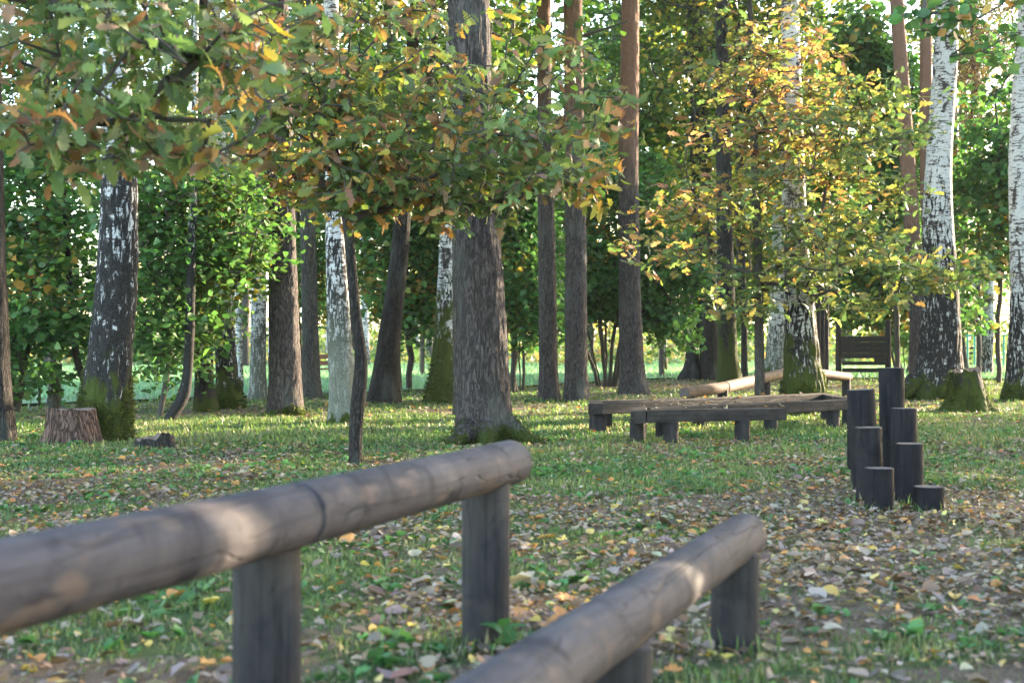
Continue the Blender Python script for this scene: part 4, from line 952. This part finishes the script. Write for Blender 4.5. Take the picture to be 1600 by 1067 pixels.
# the eight black jump posts
JP = [((1451.5, 803), .165, .0885, 'lowest black post, at the front right of the stepping posts'), ((1373.5, 803), .275, .086, 'front left black stepping post with the pale worn rim'),
      ((1420.5, 790), .39, .086, 'second black stepping post in the right row, behind the lowest'), ((1360, 787), .485, .084, 'second black stepping post in the left row'),
      ((1412, 775), .585, .086, 'third black stepping post in the right row, before the tallest'), ((1355, 768), .70, .094, 'thick leaning black stepping post in the left row'),
      ((1340, 741), .50, .08, 'rearmost black stepping post, mostly hidden at the left'), ((1397, 762), .845, .088, 'tallest black stepping post in the group')]
for q, ((px, py), h, r, lab) in enumerate(JP):
    d = dist_at(py); p = at(px, py, d)
    lean = (-.05, .0) if 'leaning' in lab else ((-.02, 0) if q in (3, 7) else (0, 0))
    V, Fc = rounded_log(h + .2, r * 1.01, r, 90 + q, 36, 14, .003, .014)
    me = mesh_np('stepping_post', V, Fc, M_STUMP, None, True); end_caps(me, Fc); me.set_sharp_from_angle(angle=R(40))
    o = link('stepping_post', me, None, (p[0], d, -.2)); ax = Vector((lean[0], lean[1], 1)).normalized(); o.rotation_euler = ax.to_track_quat('X', 'Y').to_euler()
    tag(o, lab, 'post', 'black stepping posts')

# plank climbing wall
dw = dist_at(594); pw = at(1350, 594, dw); s = dw / F
cw = thing('plank_wall', 'dark plank climbing wall with gaps near its foot behind the tallest black post', 'climbing wall', (pw[0], dw, 0))
for q, px in enumerate((1311.5, 1389)):
    log_obj('post', ((px - 800) * s, dw + .1, -.2), ((px - 800) * s, dw + .1, EYE - (500 - YH) * s), .09, .085, M_PLANK2, cw, 101 + q, uneven=.01)
for q, (yt, yb, x0, x1) in enumerate(((525.5, 534, 1314, 1387), (534, 542.5, 1314, 1387), (542.5, 551, 1314, 1387), (551, 560, 1314, 1387), (564.5, 570.5, 1316, 1386), (575, 581.5, 1316, 1386))):
    plank(cw, ((x0 - 800) * s, dw - .02 - .004 * (q % 2)), ((x1 - 800) * s, dw - .02 - .004 * (q % 2)), .06, (yb - yt) * s - .002, EYE - (yt - YH) * s, M_PLANK2, 110 + q)
plank(cw, ((1367 - 800) * s, dw + .06), ((1386 - 800) * s, dw + .06), .05, 6 * s, EYE - (559.5 - YH) * s, M_PLANK2, 118)
# row of upright poles
dp = dist_at(601); s = dp / F
for q, (px, top) in enumerate(((1273, 0), (1280.5, 1), (1288, 2), (1295, 3))):
    o = thing('climbing_pole', ('first', 'second', 'third', 'fourth')[q] + ' dark upright pole from the left, behind the moss-skirted birch', 'pole', ((px - 800) * s, dp + .1 * q, 0), 'upright climbing poles')
    log_obj('shaft', ((px - 800) * s, dp + .1 * q, -.2), ((px - 803 + q) * s, dp + .1 * q, 4.0 + .1 * q), .07, .062, M_PLANK2, o, 120 + q, uneven=.012)
# bench on the lawn at the left, steps and the green frames at the far right
def bench(label, px, py, wpx, tint):
    d = dist_at(py); x = (px - 800) * d / F; b = thing('park_bench', label, 'bench', (x, d, 0)); wd = wpx * d / F
    for q, (yo, zo) in enumerate(((-.2, .44), (-.07, .44), (.06, .44), (.2, .62), (.23, .78))):
        plank(b, (x - wd / 2, d + yo), (x + wd / 2, d + yo), .11 if q < 3 else .03, .03 if q < 3 else .11, zo, tint, 130 + q, 'slat')
    for q, xo in enumerate((-.4, .4)):
        for yo in (-.18, .2): log_obj('leg', (x + xo * wd, d + yo, -.1), (x + xo * wd, d + yo, .43 if yo < 0 else .75), .03, .03, M_POST, b, 140 + q, sides=10, n=3)
M_RED = woodmat('red_brown_slat', (.16, .07, .045), (.28, .13, .085), (.10, .05, .04), .4)
bench('red-brown slatted bench on the far lawn left of the slim white birch', 508, 603, 40, M_RED)
ds = dist_at(574); s = ds / F; x = (1524 - 800) * s
st = thing('wooden_steps', 'low wooden steps on the far lawn left of the leaning birch', 'steps', (x, ds, 0))
for q in range(4): plank(st, (x - 15 * s, ds + q * .3), (x + 15 * s, ds + q * .3), .28, .10, .22 + .24 * q, M_PLANK, 150 + q, 'tread')
for q, xo in enumerate((-13, 13)): plank(st, (x + xo * s, ds - .1), (x + xo * s, ds + 1.1), .06, .2, .24, M_PLANK2, 160 + q, 'stringer')
m, N, L, B = newmat('green_metal'); L.new(mixc(N, L, noise(N, L, mapped(N, L, (6, 6, 6)), 1, 3), (.03, .26, .21), (.05, .34, .27)), B.inputs['Base Color']); B.inputs['Roughness'].default_value = .45; M_GREEN = m
dg = dist_at(577); s = dg / F
for q, (x0, x1, lab) in enumerate(((1512, 1534, 'green metal exercise frame left of the leaning birch'), (1557, 1580, 'green metal exercise frame right of the leaning birch'))):
    fr = thing('exercise_frame', lab, 'exercise frame', ((x0 + x1) / 2 * s - 800 * s, dg, 0))
    for px in (x0, (x0 + x1) / 2, x1):
        log_obj('upright', ((px - 800) * s, dg, -.2), ((px - 800) * s, dg, EYE - (522 - YH) * s), .05, .05, M_GREEN, fr, 170 + q, sides=12, n=3, uneven=.0)
    log_obj('crossbar', ((x0 - 800) * s, dg, EYE - (524 - YH) * s), ((x1 - 800) * s, dg, EYE - (524 - YH) * s), .035, .035, M_GREEN, fr, 180 + q, sides=12, n=3, uneven=.0)

# ------------------------------------------------------------------ stumps
def stump(name, label, px, py, h, r, seed, bk, cut, moss=0, jag=.05, lobes=.3, nseg=72, flare=1.3, tip=.98):
    d = dist_at(py); rg = np.random.RandomState(seed)
    s = F / d
    prof = [(px, py, 2 * r * flare * s), (px, py - .15 * s, 2 * r * (1 + (flare - 1) * .4) * s), (px - 4, py - h * s, 2 * r * tip * s)]
    V, Fc, NN, foot, sp_ = make_trunk(prof, d, h, 'pine' if bk[0] != 'birch' else 'birch', seed, nseg, .03, lobes, .16, h)
    root = thing(name, label, 'tree stump', foot)
    nz = (len(V) - 1) // nseg; top = V[(nz - 1) * nseg:(nz) * nseg].copy(); th = np.arange(nseg) / nseg * 6.283
    dzv = jag * (fbm(np.stack([np.cos(th) * 1.6, np.sin(th) * 1.6, th * 0 + seed], 1), seed, 3) - .5) * 2
    for j in range(1, 4): V[(nz - j) * nseg:(nz - j + 1) * nseg, 2] += dzv * (1 - .25 * (j - 1))
    V = V[:-1]; link('bark', mesh_np('bark', V, [Fc[0]], bark(bk[0], **bk[1]), None, True), root)
    rim = V[(nz - 1) * nseg:nz * nseg]; c = rim.mean(0); rings = [c + (rim - c) * f + np.array([0, 0, -.012]) + np.stack([0 * th, 0 * th, (rg.rand(nseg) - .5) * jag * .6 * (1 if f < .95 else 0)], 1) for f in (.985, .8, .55, .28)]
    W = np.concatenate(rings + [[c - (0, 0, .02)]]); k = np.arange(nseg); k2 = (k + 1) % nseg
    Q = np.concatenate([np.stack([j * nseg + k, j * nseg + k2, (j + 1) * nseg + k2, (j + 1) * nseg + k], 1) for j in range(3)])
    link('cut_top', mesh_np('cut_top', W, [Q, np.stack([3 * nseg + k, 3 * nseg + k2, np.full(nseg, 4 * nseg)], 1)], cut), root)
    if moss:
        hn = fbm(V * (4, 4, 3), seed, 2)
        mt = moss_tufts(V, NN, lambda v: (v[:, 2] > 0) & (hn[:len(v)] > .45) & (v[:, 1] < .15), moss * 2, rg, .03)
        kind(link('moss', mesh_np('moss', mt[0], mt[1], M_GRASS, mt[2]), root), 'stuff')
    return root
m, N, L, B = newmat('cut_wood'); rr = noise(N, L, mapped(N, L, (20, 20, 20)), 1, 4, .7); L.new(mixc(N, L, rr, (.10, .065, .05), (.30, .21, .16)), B.inputs['Base Color']); B.inputs['Roughness'].default_value = .9; bump(N, L, B, rr, .6, .02); M_CUT = m
stump('tree_stump', 'broad weathered tree stump with furrowed brown bark left of the moss-footed birch', 115, 697, .37, .245, 301, ('pine', dict(sc=.7, lichen=.05, red=.75)), M_CUT, 0, .03, .3)
stump('tree_stump', 'tall moss-covered stump in front of the large white birch', 1512, 642, .60, .25, 302, ('birch', dict(dark=2, amt=.4, moss=.5)), M_CUT, 1500, .16, .55, flare=1.75, tip=.86)
stump('tree_stump', 'low broken rotten stump in the grass right of the moss-footed birch', 243, 702, .12, .16, 303, ('dark', dict(sc=1.2, lichen=.1)), M_CUT, 0, .10, .3, 40)

# ------------------------------------------------------------------ ground cover
rg = np.random.RandomState(99)
def wedge(n, y0, y1, pad=.6):
    pad = pad + .9; n = int(n * (.41 * (y0 + y1) + 2 * pad) / (.375 * (y0 + y1) + 2 * pad - 1.8))
    y = np.sqrt(rg.uniform(y0 ** 2, y1 ** 2, n)); x = rg.uniform(-1, 1, n) * (.41 * y + pad); return x, y
GP = [((.085, .135, .045), 4), ((.115, .17, .055), 4), ((.145, .19, .06), 2.5), ((.19, .20, .085), 1.3), ((.24, .20, .12), 1.1)]
VV, QF, TF, CC = [], [], [], []; base = 0
for (y0, y1, n, hgt, wd) in ((3.4, 7.5, 80000, .031, .0034), (7.5, 13, 115000, .033, .0048), (13, 21, 140000, .042, .0070), (21, 44, 110000, .045, .013)):
    x, y = wedge(n, y0, y1); n = len(x); g = grassmask(x, y); cl = fbm(xy(x, y, 6.0), 44, 2)
    keep = (rg.rand(n) < np.clip(g * 1.2 + .06, .22, 1) * np.clip(.35 + 2.2 * (cl - .32), .15, 1)) & (y < lawn_edge(x) + 4); x, y, g, cl = x[keep], y[keep], g[keep], cl[keep]
    lush = np.exp(-((x + 2.8) / 2.2) ** 2 - ((y - 15.6) / 2.4) ** 2) + .6 * np.exp(-((x - 3.2) / 2.6) ** 2 - ((y - 15.2) / 1.8) ** 2)
    n = len(x); h = hgt * (.55 + .5 * g) * (1 + .6 * lush) * np.clip(1 + .35 * rg.randn(n), .3, 2.4) * (.7 + .8 * cl)
    az = rg.rand(n) * 6.283; lean = np.abs(rg.randn(n)) * .55 + .15
    p0 = np.stack([x, y, gz(x, y) - .004], 1); du = np.stack([np.cos(az), np.sin(az), 0 * az], 1); su = np.stack([-np.sin(az), np.cos(az), 0 * az], 1)
    w2 = (wd * np.clip(1 + .3 * rg.randn(n), .5, 1.8))[:, None]; H = h[:, None]; l_ = lean[:, None]
    mid = p0 + du * H * l_ * .35 + np.array([0, 0, 1.]) * H * .6; tip = p0 + du * H * l_ + np.array([0, 0, 1.]) * H * np.clip(1.05 - .35 * l_, .4, 1)
    v = np.stack([p0 - su * w2, p0 + su * w2, mid + su * w2 * .8, mid - su * w2 * .8, tip], 1).reshape(-1, 3)
    b = base + np.arange(n)[:, None] * 5
    VV.append(v); QF.append(b + np.array([[0, 1, 2, 3]])); TF.append(b + np.array([[3, 2, 4]])); base += n * 5
    CC.append(np.repeat(palette(rg, n, GP, .2, np.stack([x, y, 0 * x], 1), .9), 5, 0))
feet = [(-.572, 3.32, 70), (-.085, 4.61, 90), (.725, 4.63, 80), (.247, 3.3, 60)] + [((q_[0][0] - 800) / (q_[0][1] - YH), dist_at(q_[0][1]), 45) for q_ in JP] + [(1.34, 15.0, 60), (1.29, 14.62, 60), (1.62, 14.5, 70), (2.4, 14.8, 60), (1.0, 16.3, 60), (.98, 16.62, 40), (-4.6, 14.2, 120)]
for (fx, fy, n) in feet:
    a_ = rg.rand(n) * 6.283; rr_ = .085 + np.abs(rg.randn(n)) * .05; x = fx + np.cos(a_) * rr_; y = fy + np.sin(a_) * rr_; h = .05 * np.clip(1 + .5 * rg.randn(n), .3, 2.4); az = rg.rand(n) * 6.283; l_ = (np.abs(rg.randn(n)) * .5 + .15)[:, None]
    p0 = np.stack([x, y, gz(x, y) - .004], 1); du = np.stack([np.cos(az), np.sin(az), 0 * az], 1); su = np.stack([-np.sin(az), np.cos(az), 0 * az], 1); w2 = .0045 * np.ones((n, 1)); H = h[:, None]
    mid = p0 + du * H * l_ * .35 + np.array([0, 0, 1.]) * H * .6; tip = p0 + du * H * l_ + np.array([0, 0, 1.]) * H
    VV.append(np.stack([p0 - su * w2, p0 + su * w2, mid + su * w2 * .8, mid - su * w2 * .8, tip], 1).reshape(-1, 3)); b = base + np.arange(n)[:, None] * 5
    QF.append(b + np.array([[0, 1, 2, 3]])); TF.append(b + np.array([[3, 2, 4]])); base += n * 5; CC.append(np.repeat(palette(rg, n, GP, .2), 5, 0))
n = 150000; y = np.sqrt(rg.uniform(24 ** 2, 92 ** 2, n)); x = rg.uniform(-1, 1, n) * (.4 * y + 2); k = y > lawn_edge(x) + .5 * rg.randn(n); x, y = x[k], y[k]; n = len(x)
h = (.085 + .0006 * y) * np.clip(1 + .3 * rg.randn(n), .4, 2); az = rg.rand(n) * 6.283; su = np.stack([-np.sin(az), np.cos(az), 0 * az], 1) * (.012 + .0004 * y)[:, None]
p0 = np.stack([x, y, 0 * x + .05], 1); tip = p0 + np.stack([rg.randn(n) * .03, rg.randn(n) * .03, h], 1)
v = np.stack([p0 - su, p0 + su, tip], 1).reshape(-1, 3)
kind(link('lawn_grass', mesh_np('lawn_grass', v, [np.arange(3 * n).reshape(-1, 3)], M_GRASS, np.repeat(palette(rg, n, [((.16, .29, .17), 3), ((.21, .35, .22), 2), ((.12, .23, .12), 1)], .12, p0, .3), 3, 0))), 'stuff')
kind(link('grass', mesh_np('grass', np.concatenate(VV), [np.concatenate(QF), np.concatenate(TF)], M_GRASS, np.concatenate(CC))), 'stuff')

# small broad-leaved weeds between the blades
n = 13000; x, y = wedge(n, 3.6, 17); n = len(x); g = grassmask(x, y); cl = fbm(xy(x, y, 1.6), 71, 2); k = rg.rand(n) < np.clip(.15 + g, 0, 1) * np.clip((cl - .38) * 4, .05, 1); x, y = x[k], y[k]; n = len(x)
q = 6; P = np.repeat(np.stack([x, y, gz(x, y) + .012], 1), q, 0); az = rg.rand(n * q) * 6.283; P += np.stack([np.cos(az), np.sin(az), 0 * az], 1) * .008
D = np.stack([np.cos(az), np.sin(az), rg.uniform(.1, 1.1, n * q)], 1); S = np.repeat(np.clip(.036 * (1 + .4 * rg.randn(n)), .014, .09), q) * rg.uniform(.6, 1.2, n * q)
Vv, Fc, Cc = place(OVAL, P, D, np.array([0, 0, 1.]) + rg.randn(n * q, 3) * .3, S, palette(rg, n * q, [((.06, .14, .05), 3), ((.085, .19, .065), 3), ((.12, .21, .06), 1)], .15), rg)
kind(link('weeds', mesh_np('weeds', Vv, Fc, M_GRASS, Cc)), 'stuff')

# fallen leaves: the largest in view one by one, the rest as litter
PALS = {'pale tan': [((.31, .235, .165), 1), ((.37, .29, .21), 1), ((.26, .20, .155), 1)], 'brown': [((.16, .095, .06), 1), ((.10, .065, .045), 1), ((.20, .125, .08), 1)],
        'yellow': [((.52, .36, .09), 1), ((.48, .38, .13), 1)], 'orange': [((.48, .22, .07), 1), ((.42, .18, .06), 1)], 'greyish pink': [((.27, .195, .16), 1), ((.21, .155, .13), 1)]}
CW = {'pale tan': .29, 'brown': .36, 'yellow': .07, 'orange': .10, 'greyish pink': .18}
def litter(n, y0, y1, size):
    x, y = wedge(n, y0, y1, .3); n = len(x); g = grassmask(x, y); cl = fbm(xy(x, y, 1.1), 55, 2)
    k = rg.rand(n) < np.clip(1.35 - 1.15 * g, .3, 1.2) * np.clip(.3 + 2 * (cl - .3), .45, 1); x, y = x[k], y[k]; n = len(x)
    P = np.stack([x, y, gz(x, y) + rg.uniform(.006, .035, n)], 1); az = rg.rand(n) * 6.283
    D = np.stack([np.cos(az), np.sin(az), .2 * rg.randn(n)], 1); Nn = np.array([0, 0, 1.]) + rg.randn(n, 3) * .26
    S = size * np.clip(1 + .32 * rg.randn(n), .4, 1.9)
    names = list(CW); ci = rg.choice(len(names), n, p=list(CW.values())); C = np.zeros((n, 3))
    for j, nm in enumerate(names): C[ci == j] = palette(rg, int((ci == j).sum()), PALS[nm], .15)
    return P, nrm(D), nrm(Nn), S, C, ci
parts_ = [litter(5200, 3.6, 8, .054), litter(17000, 3.6, 8.5, .027), litter(9500, 8, 15, .046), litter(24000, 8, 15, .03), litter(20000, 15, 42, .06)]
on = litter(900, 8, 12, .05); on = [v[:60] for v in on]                 # a few leaves that came to rest on the beam
for j in range(60):
    a, b = ZP[(2, 4, 6, 0, 4, 2)[j % 6]]; t_ = rg.rand(); on[0][j] = (a[0] + (b[0] - a[0]) * t_ + rg.uniform(-.05, .05), a[1] + (b[1] - a[1]) * t_ + rg.uniform(-.05, .05), .362)
parts_.append(on)
P, D, Nn, S, C, ci = [np.concatenate([p[j] for p in parts_]) for j in range(6)]
px, py, vis = visible_px(P); big = np.where(vis, S / P[:, 1], 0); single = np.argsort(-big)[:300]; rest = np.setdiff1d(np.arange(len(P)), single)
Vv, Fc, Cc = place(DRY + DRYM, P[rest], D[rest], Nn[rest], S[rest], C[rest], rg)
kind(link('leaf_litter', mesh_np('leaf_litter', Vv, Fc, M_LITTER, Cc)), 'stuff')
dm = [mesh_np('fallen_leaf', v, [f], M_LITTERO) for v, f in DRY + DRYM]; names = list(CW)
Rt = nrm(np.cross(Nn, D)); N2 = np.cross(D, Rt)
SHAPES = ['cupped', 'sharply folded', 'curled', 'flat oval', 'tightly creased', 'broad lobed', 'folded lobed']
for j in single:
    q = rg.randint(len(dm)); o = link('fallen_leaf', dm[q]); nm = names[ci[j]]
    o.matrix_world = Matrix(((D[j, 0] * S[j], Rt[j, 0] * S[j], N2[j, 0] * S[j], P[j, 0]), (D[j, 1] * S[j], Rt[j, 1] * S[j], N2[j, 1] * S[j], P[j, 1]), (D[j, 2] * S[j], Rt[j, 2] * S[j], N2[j, 2] * S[j], P[j, 2]), (0, 0, 0, 1)))
    o.color = (*[float(c) for c in C[j]], 1)
    x_, y_ = P[j, 0], P[j, 1]
    wh = 'under the higher rail' if x_ < -.45 + (y_ - 3.25) * .32 else ('between the two rails' if x_ < .3 + (y_ - 3.4) * .36 else 'right of the lower rail')
    tag(o, nm + ' ' + SHAPES[q] + ' fallen leaf on the ground ' + wh, 'leaf', nm + ' ' + SHAPES[q] + ' leaves ' + wh)

# seedling at the foot of the rail post
sx, sy = -.03, 4.5
sdl = thing('seedling', 'small green seedling sprouting at the foot of the rail post', 'plant', (sx, sy, 0))
P = np.array([(0, 0, .09), (0, 0, .09), (0, 0, .06), (0, 0, .05), (0, 0, .11)]); az = np.array([.2, 2.9, 1.2, 4.2, 5.2])
D = np.stack([np.cos(az), np.sin(az), np.array([.5, .6, .3, .2, 1.2])], 1)
Vv, Fc, Cc = place(OVAL, P, D, np.array([0, 0, 1.]) + np.zeros((5, 3)), np.array([.085, .08, .09, .07, .06]), np.tile((.06, .16, .05), (5, 1)), rg)
link('leaves', mesh_np('leaves', Vv, Fc, M_GRASS, Cc), sdl)
W, WF, _ = root_tube([(0, 0, -.02), (.003, 0, .05), (0, 0, .115)], [.004, .0035, .002], 3, 6); link('stem', mesh_np('stem', W, WF, M_GRASS, np.tile((.06, .13, .04), (len(W), 1))), sdl)

# ------------------------------------------------------------------ the misty air of the morning
if HAZE:
    z0, z1, x0, x1, y0, y1 = -1.2, 36, -900, 900, -160, 1000
    me = bpy.data.meshes.new('haze'); v = [(x, y, z) for z in (z0, z1) for y in (y0, y1) for x in (x0, x1)]
    me.from_pydata(v, [], [(0, 2, 3, 1), (4, 5, 7, 6), (0, 1, 5, 4), (2, 6, 7, 3), (0, 4, 6, 2), (1, 3, 7, 5)]); me.update()
    m = bpy.data.materials.new('haze'); m.use_nodes = True; N = m.node_tree.nodes; N.remove(N['Principled BSDF'])
    pv = N.new('ShaderNodeVolumePrincipled'); pv.inputs['Color'].default_value = (.9, .95, .95, 1); pv.inputs['Density'].default_value = HAZE; pv.inputs['Anisotropy'].default_value = .0
    m.node_tree.links.new(pv.outputs[0], N['Material Output'].inputs['Volume']); me.materials.append(m)
    kind(link('haze', me), 'stuff')
